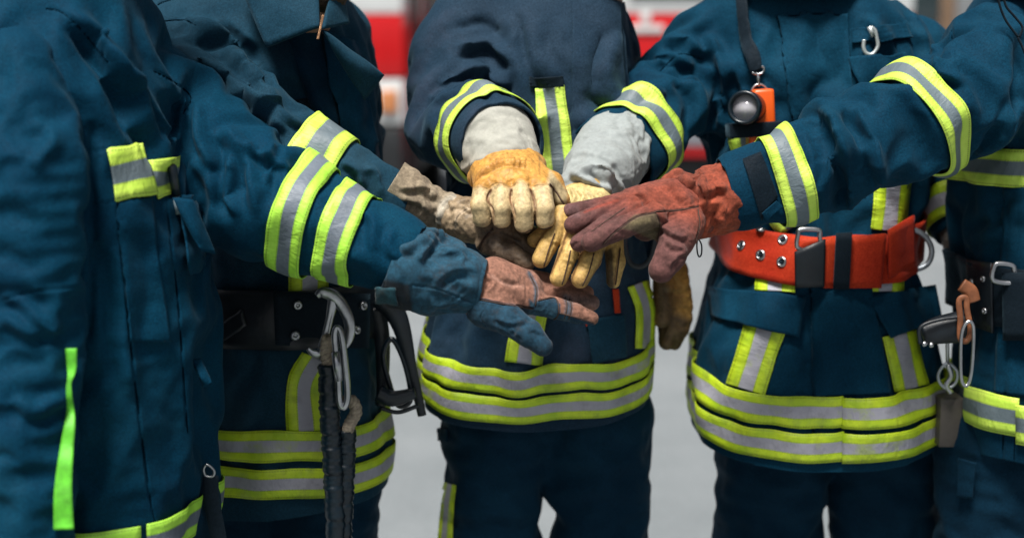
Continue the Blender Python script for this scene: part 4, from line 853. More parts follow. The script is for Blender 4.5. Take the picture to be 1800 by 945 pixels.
# E
YMIN[0] = 0.
pring('sleeve_tape', bE, (1611, 214, 1.893), ((1634, 199, 1.90), (1590, 230, 1.885)), .0225, TAPE, jE, rmax=.17, clipf=1.1, post=10, off=.0045)
pring('sleeve_tape', bE, (1378, 312, 1.865), ((1408, 300, 1.866), (1345, 320, 1.864)), .0215, TAPE, jE, rmax=.14)
hring('chest_tape', bE, 1880, 300, 1.92, 1890, 2.08, 0, 34, TAPE, jE, rmax=.24, a0=-1.75, a1=-.52, nu=60)
hring('chest_tape', bE, 1880, 298, 1.92, 1890, 2.08, 0, 34, TAPE, jE, rmax=.24, a0=-.55, a1=1.75, nu=60, off=.006)
hring('hem_tape', bE, 1890, 745, 1.9, 1890, 2.08, 0, 37, TAPE, jE, a0=-2.6, a1=-.76, nu=70)
hring('hem_tape', bE, 1890, 757, 1.9, 1890, 2.08, 0, 38, TAPE, jE, a0=-.78, a1=2.6, nu=70, off=.006)
flap('placket', bE, [(1768, 330), (1850, 330), (1850, 700), (1752, 690)], NAVY, jE, off=.0045, nu=24, nv=60, even=3)
flap('cuff_strap', bE, [(1306, 282), (1338, 268), (1366, 345), (1338, 385)], BLACK, jE, off=.003)
flap('strap_tab', bE, [(1338, 372), (1362, 352), (1374, 362), (1346, 384)], NAVY, jE, off=.006)
# A
dA = ((520, 382, 1.77), (600, 408, 1.76))
pring('sleeve_tape', bA, (534, 387, 1.775), dA, .0225, TAPE_A, jA, rmax=.14)
pring('sleeve_tape', bA, (611, 412, 1.758), dA, .0225, TAPE_A, jA, rmax=.14)
flap('chest_tape', bA, [(186, 262), (250, 250), (271, 340), (200, 356)], TAPE, jA, off=.005, nv=7, even=1)
flap('chest_tape', bA, [(259, 282), (313, 275), (308, 340), (275, 350)], TAPE, jA, off=.0025, nv=7, even=1)
hring('hem_tape', bA, 150, 957, 1.58, 150, 1.74, -.0, 37, TAPE_A, jA, a0=-1.6, a1=.62, nu=80, off=.005)
hring('hem_tape', bA, 150, 957, 1.58, 150, 1.74, -.0, 37, TAPE_A, jA, a0=.66, a1=2.6, nu=70)
hring('hem_tape', bA, 150, 1040, 1.58, 150, 1.74, -.0, 37, TAPE_A, jA, a0=-1.6, a1=2.6, nu=90)
flap('placket', bA, [(205, 356), (262, 346), (296, 600), (226, 600)], NAVY_A, jA, off=.0035, nu=20, nv=40, even=3)
flap('pocket', bA, [(302, 350), (332, 345), (352, 470), (322, 480)], NAVY_A, jA, off=.010, nu=16, nv=30, even=3, lift=.004)
# hanging sleeves
def sleeve(parent, pts, mat, seed, cutd, lim=(-.018, .02), g=(.14, .07), folds=(), seams=(), h=.0095, tint=None):
    A = [P4(q) for q in pts]; a = np.array([p for p, r in A]); r = max(r for p, r in A)
    f = Field(a.min(0) - r - .04, a.max(0) + r + .04, h); f.chain(A, k=0)
    V, Q = f.mesh(3); V, Q = cutaway(V, Q, [(A[-1][0], A[-1][0] - A[-2][0], .2)])
    V = settle(V, Q, axg(pts[0], pts[-1], *g), it=150, lo=lim[0], hi=lim[1], bend=.06, seed=seed, amp=.006, freq=14)
    V = relax(V, Q, 1); V, Q = subdiv(V, Q)
    if folds: V = strokes(V, Q, folds)
    V, Q = subdiv(V, Q)
    if seams: V = strokes(V, Q, seams)
    o = mk('sleeve', V, Q, mat, parent, solid=.004); return o, bvh_of(V, Q)
sA, bsA = sleeve(jA, [(34, 130, 1.60, 72), (58, 300, 1.55, 92), (55, 600, 1.53, 86), (36, 950, 1.49, 84), (26, 1230, 1.47, 76)], NAVY_A, 51, 0, g=(.10, .08), folds=[('fold', [(60, 210), (90, 240), (60, 300)], 14, 5), ('fold', [(0, 560), (60, 580), (110, 570)], 14, 6), ('fold', [(0, 520), (50, 540), (100, 600)], 12, 6), ('fold', [(20, 700), (70, 720), (110, 700)], 14, 6)],
    seams=[('seam', [(0, 528), (70, 510), (140, 505)], 2, 2.5)])
strip('edge_tape', bsA, [(125, 612), (126, 650), (121, 680), (124, 730), (117, 790), (111, 860), (112, 930)], [20, 17, 8, 11, 20, 26, 32, 36], LIME, sA, stiff=True, off=.004)
sD, bsD = sleeve(jD, [(1610, 100, 2.24, 60), (1645, 230, 2.26, 62), (1668, 340, 2.24, 52), (1684, 405, 2.2, 44)], NAVY, 52, 0)
pring('sleeve_tape', bsD, (1676, 372, 2.22), ((1668, 340, 2.24), (1684, 405, 2.2)), .026, TAPE_D, sD, rmax=.12)
sC, bsC = sleeve(jC, [(1062, 60, 2.24, 50), (1095, 220, 2.28, 52), (1140, 380, 2.24, 42), (1168, 450, 2.2, 40)], NAVY_P, 53, 0)
sB, bsB = sleeve(jB, [(590, 70, 2.2, 60), (615, 230, 2.27, 56), (600, 360, 2.3, 46), (560, 440, 2.3, 40)], NAVY_G, 54, 0)
GLV = GRAIN
g2, _, _ = leatherpiece('glove', pC, [([(1168, 450, 2.2, 30), (1180, 480, 2.18, 30), (1190, 540, 2.16, 27), (1186, 575, 2.15, 24)], 0, 0), ([(1180, 560, 2.15, 22), (1172, 600, 2.14, 14)], .01, 0), ([(1196, 560, 2.15, 20), (1186, 602, 2.15, 12)], .006, 0), ([(1165, 500, 2.14, 18), (1163, 560, 2.12, 15)], .01, 0)], GRAIN, (.36, .20, .05), seed=61, h=.0032,
    paint=[('poly', [(1150, 470), (1178, 500), (1186, 550), (1216, 560), (1200, 620), (1150, 620)], 8, (.075, .055, .035), .85)], folds=[('fold', [(1165, 500), (1190, 510), (1210, 500)], 5, 2.5)])
g3, _, _ = leatherpiece('glove', pD, [([(1684, 400, 2.2, 34), (1694, 450, 2.18, 30), (1700, 500, 2.17, 24)], 0, 0), ([(1690, 490, 2.16, 16), (1692, 540, 2.15, 11)], .01, 0), ([(1702, 495, 2.17, 16), (1708, 545, 2.16, 11)], .01, 0)], GRAIN, (.14, .12, .10), seed=62, h=.0035, paint=[('poly', [(1660, 390), (1700, 390), (1700, 430), (1665, 430)], 6, (.3, .3, .28), .8)])
g4, _, _ = leatherpiece('glove', pA, [([(20, 1215, 1.5, 50), (22, 1290, 1.48, 48)], 0, 0), ([(5, 1290, 1.48, 20), (0, 1370, 1.47, 15)], .01, 0), ([(25, 1290, 1.48, 20), (22, 1385, 1.47, 15)], .01, 0), ([(45, 1290, 1.48, 20), (45, 1375, 1.47, 15)], .01, 0), ([(60, 1240, 1.46, 22), (75, 1320, 1.44, 16)], .01, 0)], SUEDE, BLUE, seed=63, h=.0035)

Yq0 = cast(bE, 1775, 60)[0][1] - .008
for pts in ([(1752, -20), (1757, 8), (1768, 36), (1790, 66)], [(1762, -20), (1768, 10), (1784, 30), (1797, 48), (1792, 66)], [(1789, 66), (1796, 80), (1803, 98)]):
    MB().tube(np.array([P(x, y, Yq0) for x, y in spline(pts, 8)]), pr(2.2, Yq0), 8).build('drawcord', BLACK, jE)
# ------------------------------------------------------------------ belts worn over the jackets
RED_WEB = fabric('red_webbing', (.30, .020, .008), (.46, .045, .014), .05, None, .5)
ORANGE = plain('orange_plastic', (.75, .10, .008), .4, 0, .08, 20)
BLK_LEATHER = plain('black_leather', (.005, .009, .014), .45, 0, .4, 40, .0008, 90)
BLK_RUBBER = plain('black_rubber', (.002, .008, .014), .3, 0, .3, 60, .001, 120)
BROWN_L = plain('tan_leather', (.20, .07, .028), .55, 0, .35, 60, .001, 120)
HEMP = plain('hemp_rope', (.30, .25, .19), .9, 0, .4, 200, .002, 400)
def px(pts, Y=None): return [P(*(q if len(q) == 3 else (*q, Y))) for q in pts]
def curve(pts, n=8):
    p = np.array(pts, float); q = np.vstack([2 * p[0] - p[1], p, 2 * p[-1] - p[-2]]); out = []
    for i in range(1, len(q) - 2):
        for t in np.linspace(0, 1, n, endpoint=False):
            a, b, c, d = q[i - 1:i + 3]; out.append(.5 * (2 * b + (c - a) * t + (2 * a - 5 * b + 4 * c - d) * t * t + (3 * b - a - 3 * c + d) * t ** 3))
    out.append(p[-1]); return np.array(out)
def loopc(pts, n=8):
    p = np.array(pts, float); m = len(p); out = []
    for i in range(m):
        for t in np.linspace(0, 1, n, endpoint=False):
            a, b, c, d = p[i - 1], p[i], p[(i + 1) % m], p[(i + 2) % m]; out.append(.5 * (2 * b + (c - a) * t + (2 * a - 5 * b + 4 * c - d) * t * t + (3 * b - a - 3 * c + d) * t ** 3))
    return np.array(out)
def rivet(parent, bvh, x, y, r, mat, name='rivet', off=.004, eyelet=False):
    p, n = cast(bvh, x, y)
    if p is None: return
    p = p + n * off; m = MB()
    if eyelet: m.lathe(p, n, [(r * .56, -.002), (r * .56, .0006), (r * .68, .0016), (r * .9, .0014), (r * 1.08, .0004), (r * 1.08, -.002)], 20); MB().lathe(p, n, [(r * .6, -.001), (.00001, -.0002)], 16).build('dark_disc', BLACK, parent)  # black disc inside the eyelet stands in for the shade of its opening
    else: m.lathe(p, n, [(r, -.002), (r, .0006), (r * .8, .0022), (r * .45, .0026), (r * .4, .0012), (0.00001, .001)], 20)
    m.build(name, mat, parent)
def torso_bvh(o): 
    dg = bpy.context.evaluated_depsgraph_get(); return BVHTree.FromObject(o, dg)
# D: red belt
beltD = hring('belt', bD, 1430, 452, 2.055, 1445, 2.2, .14, 41, RED_WEB, pD, nu=120, nv=9, off=.007, solid=.004, smooth=6, clipf=1.2)
bbD = torso_bvh(beltD)
for x, y in ((1338, 404), (1376, 421), (1303, 431), (1337, 448), (1374, 460)): rivet(beltD, bbD, x, y, pr(9, 2.06), STEEL, 'eyelet', .001, True)
flapx('belt_tail', bbD, [(1452, 420), (1558, 410), (1548, 506), (1448, 506)], 455, RED_WEB, beltD, off=.010)
flapx('leather_end', bbD, [(1397, 442), (1450, 420), (1448, 504), (1398, 506)], 455, BLK_LEATHER, beltD, off=.014)
flapx('keeper_loop', bbD, [(1470, 410), (1498, 408), (1493, 508), (1465, 508)], 455, BLACK, beltD, off=.018)
Yd = cast(bbD, 1410, 425)[0][1] - .018
MB().tube(loopc(px([(1403, 436), (1403, 412), (1408, 403), (1438, 404), (1441, 412), (1438, 440)], Yd), 6), pr(4.2, Yd), 10, closed=True).build('buckle', STEEL, beltD)
flapx('belt_end', bbD, [(1562, 404), (1606, 378), (1608, 468), (1562, 490)], 455, RED_WEB, beltD, off=.006)
Yr = cast(bD, 1592, 404)[0][1] + .02
MB().tube(curve(px([(1588, 402), (1610, 405), (1630, 420), (1638, 442), (1630, 464), (1608, 474), (1590, 472)], Yr - .03)), pr(5, Yr), 12).build('d_ring', WORN_ALLOY, beltD)
# B: wide black belt
beltB = hring('belt', bB, 500, 560, 1.945, 500, 2.11, 0, 52, BLK_LEATHER, pB, nu=120, nv=9, off=.007, solid=.005, smooth=6, clipf=1.2)
bbB = torso_bvh(beltB)
for x, y in ((522, 533), (517, 590), (632, 536), (620, 580), (446, 500)): rivet(beltB, bbB, x, y, pr(8.5 if x != 446 else 5, 1.9), STEEL, 'rivet', .003)
flapx('belt_panel', bbB, [(480, 512), (650, 516), (648, 612), (484, 606)], 560, BLACK, beltB, off=.005, solid=.003)
for x, y in ((522, 533), (517, 590), (632, 536), (620, 580)): rivet(beltB, bbB, x, y, pr(8.5, 1.9), STEEL, 'rivet', .010)
flap('side_strap', bbB, [(345, 600), (432, 545), (438, 570), (352, 628)], BLK_LEATHER, beltB, off=.012, nu=16, nv=6, even=1)
# E: black belt
beltE = hring('belt', bE, 1890, 530, 1.92, 1890, 2.08, 0, 54, BLACK, pE, nu=120, nv=9, off=.008, solid=.005, smooth=6, clipf=1.2)
bbE = torso_bvh(beltE)
flapx('belt_panel', bbE, [(1700, 455), (1744, 462), (1746, 585), (1702, 570)], 530, BLK_LEATHER, beltE, off=.006)
flapx('belt_tail', bbE, [(1762, 480), (1850, 478), (1850, 598), (1764, 598)], 530, BLACK, beltE, off=.014)
Yd = cast(bbE, 1765, 490)[0][1] - .022
MB().tube(loopc(px([(1746, 492), (1748, 468), (1756, 463), (1778, 466), (1783, 474), (1782, 496)], Yd), 6), pr(4.6, Yd), 10, closed=True).build('buckle', STEEL, beltE)
for x, y in ((1736, 490), (1738, 545), (1718, 492)): rivet(beltE, bbE, x, y, pr(6, 1.85), STEEL, 'rivet', .009)
# A: strap with little buckle below the pocket
# ------------------------------------------------------------------ things clipped on
def thing(name, at, label, cat, group=None): return empty(name, at, label, cat, group)
# torch on D's chest
Yt = cast(bD, 1335, 200)[0][1] - .030
tz = thing('torch', P(1335, 200, Yt), 'orange angle-head torch hanging on the chest by a black lanyard', 'torch')
R = Matrix.Rotation(math.radians(-4), 4, 'Y')
b = MB().box(P(1341, 200, Yt), (pr(37, Yt), .034, pr(86, Yt)), .16, R); b.build('torch_body', ORANGE, tz)
hd = P(1318, 190, Yt - .012); axh = np.array((-.42, -.90, .05)); r0 = pr(27, Yt)
MB().lathe(hd, axh, [(r0 * .8, -.028), (r0 * .86, -.012), (r0 * 1.0, -.010), (r0 * 1.04, .004), (r0 * 1.08, .020), (r0 * 1.1, .030), (r0 * .98, .033), (r0 * .84, .031), (r0 * .80, .020)], 40).build('torch_head', BLK_RUBBER, tz)
glm, gt, gb = nt('torch_glass', (.50, .49, .54), .15, .1)
MB().lathe(hd, axh, [(r0 * .84, .024), (r0 * .7, .012), (r0 * .35, .002), (r0 * .16, .006), (.00001, .008)], 32).build('reflector', glm, tz)
MB().box(P(1325, 227, Yt - .004), (pr(92, Yt), .046, pr(24, Yt)), .12, R).build('strap', BLACK, tz)
MB().box(P(1338, 243, Yt - .002), (pr(48, Yt), .038, pr(30, Yt)), .14, R).build('torch_base', ORANGE, tz)
MB().tube(loopc(px([(1322, 160), (1330, 149), (1342, 150), (1348, 160)], Yt)), pr(1.8, Yt), 8, closed=True).build('key_ring', STEEL, tz)
hk = MB(); hk.tube(curve(px([(1331, 128), (1333, 138), (1334, 152)], Yt)), [pr(1.6, Yt), pr(3.6, Yt), pr(1.6, Yt)], 10); hk.tube(curve(px([(1322, 128), (1332, 131), (1341, 127), (1343, 120), (1339, 117)], Yt)), pr(2.2, Yt), 8)
hk.build('snap_hook', STEEL, tz)
strip('lanyard', bD, [(1304, -30), (1312, 40), (1322, 90), (1331, 124)], [18, 20, 21, 20], BLACK, tz, off=.010, even=2, solid=.002)
# small carabiner on D's chest
Yk = cast(bD, 1530, 75)[0][1] - .014
cz = thing('carabiner', P(1530, 72, Yk), 'small pale metal hook clipped to a chest loop below the collar', 'carabiner')
PALE_M = plain('pale_metal', (.55, .60, .60), .35, .6, .1)
MB().tube(curve(px([(1531, 48), (1538, 54), (1541, 66), (1543, 82), (1534, 95), (1523, 94), (1518, 84), (1519, 70)], Yk)), pr(3.4, Yk), 10).build('hook', PALE_M, cz)
MB().tube(px([(1528, 47), (1535, 64)], Yk), [pr(4, Yk), pr(4.6, Yk)], 10).build('swivel', PALE_M, cz)
# B's big hook, carabiner, ropes
Yh = 1.885
hz = thing('belt_hook', P(585, 560, Yh), 'large flat D-shaped grey alloy hook on the wide black belt', 'hook')
h1 = MB(); up = (0, -1, .01)
h1.tube(curve(px([(557, 520), (566, 514), (582, 518), (598, 532), (611, 556), (615, 580), (610, 600), (601, 613)], Yh)), [pr(6, Yh), pr(10, Yh), pr(12, Yh), pr(11, Yh), pr(10, Yh), pr(9, Yh), pr(6, Yh)], 12, flat=.55, up=up)
h1.tube(curve(px([(586, 526), (579, 560), (572, 590), (568, 612)], Yh)), [pr(10, Yh), pr(7, Yh), pr(7, Yh), pr(11, Yh)], 12, flat=.6, up=up)
h1.tube(curve(px([(571, 608), (562, 621), (550, 620), (541, 612)], Yh)), [pr(10, Yh), pr(8, Yh), pr(7, Yh), pr(4, Yh)], 12, flat=.6, up=up)
h1.build('hook_body', STEEL, hz)
kz = thing('carabiner', P(598, 640, Yh - .02), 'long steel screw-gate carabiner hanging from the large belt hook', 'carabiner')
Yc = Yh - .025
MB().tube(loopc(px([(588, 590), (594, 576), (601, 592), (608, 650), (611, 695), (605, 715), (597, 705), (594, 650)], Yc), 8), pr(6, Yc), 12, closed=True, up=None).build('frame', STEEL, kz)
MB().tube(px([(590, 618), (596, 668)], Yc - .003), [pr(8.5, Yc), pr(8, Yc)], 14).build('sleeve', STEEL, kz)
WRAP = plain('black_wrapping', (.002, .009, .016), .35, 0, .4, 60, .0015, 160)
def wrapped(pts, r, label, top):
    c = curve(pts, 26); z = thing('lanyard_rope', c[0], label, 'rope', 'black wrapped ropes hanging from the belt hook')
    k = np.arange(len(c)); rr = r * (1 + .10 * np.abs(np.sin(k * .55)) + .05 * np.sin(k * 1.9 + r * 900))
    V, F = [], []
    m = MB(); N = len(c); T = np.gradient(c, axis=0)
    rad = rr; VV, FF = tubeV(c, 1.0, 14)
    VV = np.array(VV).reshape(N, 14, 3); 
    VV = c[:, None] + (VV - c[:, None]) * (rad[:, None, None] * (1 + .06 * np.sin(np.arange(14)[None, :] * .45 + k[:, None] * .55))[..., None])
    m.add(VV.reshape(-1, 3), FF); m.build('wrapping', WRAP, z)
    t = MB(); tc = curve(top, 12)
    for ph in (0, 2.1, 4.2):
        kk = np.arange(len(tc)); T = np.gradient(tc, axis=0); T /= np.linalg.norm(T, axis=1, keepdims=True); u = np.cross(T, (0, 1, .1)); u /= np.linalg.norm(u, axis=1, keepdims=True); w = np.cross(T, u)
        t.tube(tc + (u * np.cos(kk * .5 + ph)[:, None] + w * np.sin(kk * .5 + ph)[:, None]) * r * .36, r * .38, 8)
    t.build('rope_end', HEMP, z); return z
wrapped(px([(577, 640), (579, 720), (584, 800), (588, 880), (592, 1000), (596, 1130)], Yh - .01), pr(17, Yh), 'thicker black wrapped rope hanging left of its twin below the belt hook', px([(577, 592), (574, 615), (577, 642)], Yh - .008))
wrapped(px([(610, 752), (608, 820), (604, 900), (600, 1000), (598, 1120)], Yh), pr(16, Yh), 'black wrapped rope with frayed knot hanging from the long steel carabiner', px([(604, 706), (618, 704), (626, 722), (616, 742), (611, 756)], Yh - .006))
# black tool carrier right of B
Yq = 2.0
qz = thing('tool_holder', P(700, 640, Yq), 'black tool holder with loops hanging at the hip beside the middle firefighter', 'tool holder')
m = MB(); m.tube(curve(px([(668, 520), (700, 560), (722, 640), (742, 730)], Yq)), [pr(22, Yq), pr(18, Yq), pr(10, Yq), pr(8, Yq)], 12, flat=.6, up=up); m.tube(curve(px([(660, 540), (672, 600), (672, 680), (668, 712)], Yq + .02)), [pr(18, Yq), pr(14, Yq), pr(11, Yq), pr(9, Yq)], 12, flat=.7, up=up); m.build('holder_body', BLK_LEATHER, qz)
m = MB(); m.tube(loopc(px([(674, 622), (690, 596), (712, 640), (722, 700), (700, 712), (684, 672)], Yq)), pr(5, Yq), 8, closed=True); m.build('loop', BLK_RUBBER, qz)
m = MB(); m.tube(curve(px([(664, 690), (690, 700), (730, 690)], Yq - .02)), [pr(16, Yq), pr(15, Yq), pr(10, Yq)], 12, flat=.7, up=up); m.tube(curve(px([(668, 716), (700, 724), (736, 712)], Yq - .02)), pr(4, Yq), 8); m.build('tool_head', BLK_RUBBER, qz)
# E's holster, loop, rings
Ye = 1.92
ez = thing('axe_holster', P(1665, 590, Ye), 'black leather holster with two rivets beside the tan leather loop', 'holster')
m = MB(); c = curve(px([(1622, 588), (1650, 580), (1700, 572)], Ye)); V, F = tubeV(c, [pr(19, Ye), pr(25, Ye), pr(30, Ye)], 18, flat=.7, up=(0, -1, .01)); m.add(V, F); m.build('pouch', BLK_LEATHER, ez)
m = MB(); m.tube(curve(px([(1617, 604), (1618, 575), (1650, 562), (1690, 556)], Ye - .018)), pr(3.5, Ye), 8); m.build('piping', BLK_LEATHER, ez)
for x, y in ((1625, 604), (1637, 606)): MB().lathe(P(x, y, Ye - .018), (0, -1, 0), [(pr(5, Ye), 0), (pr(4.4, Ye), .002), (.00001, .003)], 16).build('rivet', STEEL, ez)
lz = thing('leather_loop', P(1692, 560, Ye), 'tan leather strap loop hanging from the black belt', 'strap')
m = MB(); m.tube(loopc(px([(1686, 528), (1698, 524), (1700, 545), (1706, 580), (1700, 598), (1688, 594), (1688, 560)], Ye - .02)), pr(5.5, Ye), 10, closed=True, flat=.6); m.build('loop', BROWN_L, lz)
m = MB(); m.tube(curve(px([(1690, 500), (1706, 512), (1712, 530)], Ye - .01)), [pr(12, Ye), pr(13, Ye), pr(12, Ye)], 12, flat=.4, up=up); m.build('strap', BROWN_L, lz)
rz = thing('steel_link', P(1700, 620, Ye - .03), 'long narrow steel link hanging from the tan leather loop', 'link')
MB().tube(loopc(px([(1690, 590), (1700, 566), (1711, 575), (1709, 640), (1703, 672), (1694, 676), (1689, 655)], Ye - .03)), pr(3.2, Ye), 10, closed=True).build('link_body', STEEL, rz)
kz2 = thing('key_ring', P(1668, 660, Ye + .1), 'dark steel ring with a small clip between the two right-hand firefighters', 'ring')
Yg = Ye + .1
MB().tube(loopc(px([(1650, 655), (1665, 638), (1682, 652), (1680, 672), (1665, 682), (1652, 672)], Yg)), pr(3, Yg), 8, closed=True).build('ring', WORN_ALLOY, kz2)
m = MB(); m.tube(px([(1664, 560), (1666, 640)], Yg), pr(3.5, Yg), 8); m.tube(curve(px([(1666, 640), (1672, 660), (1664, 676), (1672, 690)], Yg)), pr(5, Yg), 10); m.build('clip', STEEL, kz2)
bz = thing('tool_case', P(1664, 735, Yg + .04), 'brown grey metal case hanging behind the steel ring', 'case')
Yb = Yg + .04
m = MB().box(P(1665, 736, Yb), (pr(44, Yb), .05, pr(88, Yb)), .06); autosmooth(m.build('case_body', plain('case_paint', (.085, .075, .065), .5, .2, .3, 20), bz))
m = MB(); m.tube(curve(px([(1685, 775), (1690, 810), (1688, 830)], Yb)), pr(2, Yb), 8); m.build('cord', BLK_RUBBER, bz)
# A's pen, strap, tab
Ypp = cast(bA, 318, 380)[0][1] - .02

Yp = cast(bA, 302, 330)[0][1] - .012
pz = thing('marker_pen', P(303, 335, Yp), 'black marker pen standing in the chest pocket', 'pen')
MB().tube(px([(301, 289), (302, 293), (311, 345)], Yp), [pr(6, Yp), pr(9, Yp), pr(8.5, Yp)], 16).build('cap', BLK_RUBBER, pz); MB().tube(px([(311, 345), (316, 376)], Yp), pr(7.5, Yp), 14).build('barrel', plain('clear_grey_plastic', (.18, .24, .28), .2), pz)
Ys = cast(bA, 352, 820)[0][1] - .006
sz = thing('hanging_strap', P(366, 830, Ys), 'narrow black strap with a small steel buckle beside the green hem tape', 'strap')
MB().tube(loopc(px([(358, 824), (364, 816), (376, 826), (374, 836), (362, 836)], Ys)), pr(2.6, Ys), 8, closed=True).build('buckle', STEEL, sz)
MB().tube(curve(px([(370, 836), (372, 880), (385, 950), (395, 1040)], Ys)), pr(15, Ys), 10, flat=.12, up=(.2, -1, .01)).build('strap', BLACK, sz)
# small hanging wire loop under E's cuff
Yw = cast(bvh_of(vcE, qcE), 1229, 405); Yw = Yw[0][1] if Yw[0] is not None else 1.8
MB().tube(loopc(px([(1227, 420), (1233, 430), (1233, 446), (1229, 451), (1226, 444), (1225, 430)], Yw)), pr(1.5, Yw), 6, closed=True).build('pull_loop', BLK_RUBBER, cE)
# tab on A's cuff
bcA = bvh_of(vcA, qcA)
flap('strap_tab', bcA, [(660, 505), (696, 503), (700, 530), (662, 528)], SUEDE, cA, off=.005, nu=10, nv=8, solid=.003); dye(bpy.data.objects['strap_tab.001'] if 'strap_tab.001' in bpy.data.objects else bpy.data.objects['strap_tab'], np.zeros((80, 3)) + P(680, 518, 1.7), (.010, .055, .075), [])
# C's hanging buckle strap behind the stack
Yv = 2.02
vz = thing('strap_loop', P(1125, 430, Yv), 'dark strap loop hanging behind the rust red glove', 'strap')
MB().tube(curve(px([(1100, 380), (1098, 430), (1108, 462), (1128, 468), (1145, 450), (1152, 410), (1150, 380)], Yv)), pr(5, Yv), 10, flat=.5, up=up).build('strap', BLK_LEATHER, vz)
strip('red_piping', bC, [(1079, 508), (1083, 550)], 10, RED_WEB, jC, off=.004, even=1); strip('red_piping', bC, [(1030, 560), (1033, 572)], 8, RED_WEB, jC, off=.004, even=1)
# ------------------------------------------------------------------ bodies, trousers, collars
SKIN = plain('skin', (.42, .22, .15), .5, 0, .12, 60, .0006, 300); HAIR = plain('brown_hair', (.05, .028, .016), .7, 0, .4, 250, .004, 500)
BOOT = plain('boot_leather', (.012, .012, .013), .4, 0, .3, 50)
HOOD = fabric('dark_hood', (.004, .009, .016), (.008, .016, .026), .1)
def figure(root, cx, cy, face, arms, hips, jl, hz=0., hair=True, beard=False, hd=(0, 0)):
    """one continuous body inside the clothes: head, neck, trunk, arms and legs"""
    f = Field((cx - .75, cy - .65, .0), (cx + .75, cy + .65, 1.95), .012); fd = np.array((math.cos(face), math.sin(face), 0)); sd = np.array((-fd[1], fd[0], 0))
    hx = cx + hd[0]; hy = cy + hd[1]; c = lambda x, y, z: np.array((x, y, z))
    f.cone(c(cx, cy, .98), c(cx, cy, 1.12), .09, .09, .03); f.cone(c(cx, cy, 1.1), c(cx, cy, 1.34), .10, .11, .05); f.cone(c(cx, cy, 1.34), c((cx + hx) / 2, (cy + hy) / 2, 1.47), .07, .056, .04); f.cone(c((cx + hx) / 2, (cy + hy) / 2, 1.47), c(hx, hy, 1.56 + hz), .056, .055, .03)
    for A in arms:
        pts = [(p, min(r * .5, .048)) for p, r in map(P4, A)]; f.chain([(p, r * .72) for p, r in pts], k=.04, kj=0)
    for (lx, ly) in hips: f.chain([(c(lx, ly, .88), .06), (c(lx, ly, .5), .05), (c(lx, ly, .1), .042), (c(lx, ly - .1, .05), .035)], k=.03, kj=0)
    V, Q = f.mesh(2); V = relax(V, Q, 1); body = mk('body', V, Q, SKIN, root)
    H = c(hx, hy, 1.66 + hz) + fd * .02; g = Field(H - .19, H + .19, .0045)
    g.cone(H + c(0, 0, .02) - fd * .02, H + c(0, 0, .03) + fd * .01, .082, .08, 0); g.cone(H + fd * .02 + c(0, 0, -.02), H + fd * .045 + c(0, 0, -.085), .062, .032, .04); g.cone(H + c(0, 0, -.05), c(hx, hy, 1.50), .055, .055, .03)
    for s in (-1, 1):
        g.cone(H + sd * s * .03 - fd * 0 + fd * .088 + c(0, 0, .005), H + sd * s * .034 + fd * .088 + c(0, 0, .005), .012, .012, .008, None, True)
        g.cone(H + sd * s * .031 + fd * .071 + c(0, 0, .004), H + sd * s * .032 + fd * .071 + c(0, 0, .004), .0115, .0115, .002)
        g.cone(H + sd * s * .078 + c(0, 0, .012), H + sd * s * .08 + c(0, 0, -.025), .013, .009, .006); g.cone(H + sd * s * .02 + fd * .078 + c(0, 0, .024), H + sd * s * .044 + fd * .07 + c(0, 0, .024), .008, .006, .008)
    g.cone(H + fd * .08 + c(0, 0, .01), H + fd * .10 + c(0, 0, -.025), .007, .012, .008); g.cone(H + fd * .082 + sd * -.02 + c(0, 0, -.058), H + fd * .082 + sd * .02 + c(0, 0, -.058), .008, .008, .005)
    V2, Q2 = g.mesh(2); me = body.data                                    # head joined to the body's own mesh
    bm = bmesh.new(); bm.from_mesh(me); vs = [bm.verts.new(v) for v in V2]
    for q in Q2: bm.faces.new([vs[i] for i in q]).smooth = True
    bm.to_mesh(me); bm.free()
    g = Field(H - .2, H + .2, .006); g.cone(H + c(0, 0, .035) - fd * .028, H + c(0, 0, .045) - fd * .005, .088, .086, 0); g.cone(H + c(0, 0, -.01) - fd * .04, H + c(0, 0, -.04) - fd * .04, .07, .055, .02); g.cone(H + fd * .12 + c(0, 0, .01), H + fd * .13 + c(0, 0, -.05), .075, .09, .01, None, True)
    V, Q = g.mesh(1); V = V + normals(V, Q) * (.004 * vnoise(V, 60, 2) + .003 * vnoise(V, 150, 3))[:, None]; mk('hair', V, Q, HAIR, root)
    if beard:
        g = Field(H - .2, H + .2, .004); g.cone(H + fd * .03 + c(0, 0, -.045), H + fd * .05 + c(0, 0, -.092), .055, .036, .02); g.cone(H + fd * .085 + c(0, 0, -.056), H + fd * .095 + c(0, 0, -.056), .016, .014, .006, None, True)
        g.cone(H + fd * .0 + c(0, 0, .06), H + fd * .09 + c(0, 0, .03), .075, .06, .01, None, True); V, Q = g.mesh(1); V = V + normals(V, Q) * (.003 * vnoise(V, 150, 2) + .002 * vnoise(V, 350, 3))[:, None]; mk('beard', V, Q, HAIR, root)
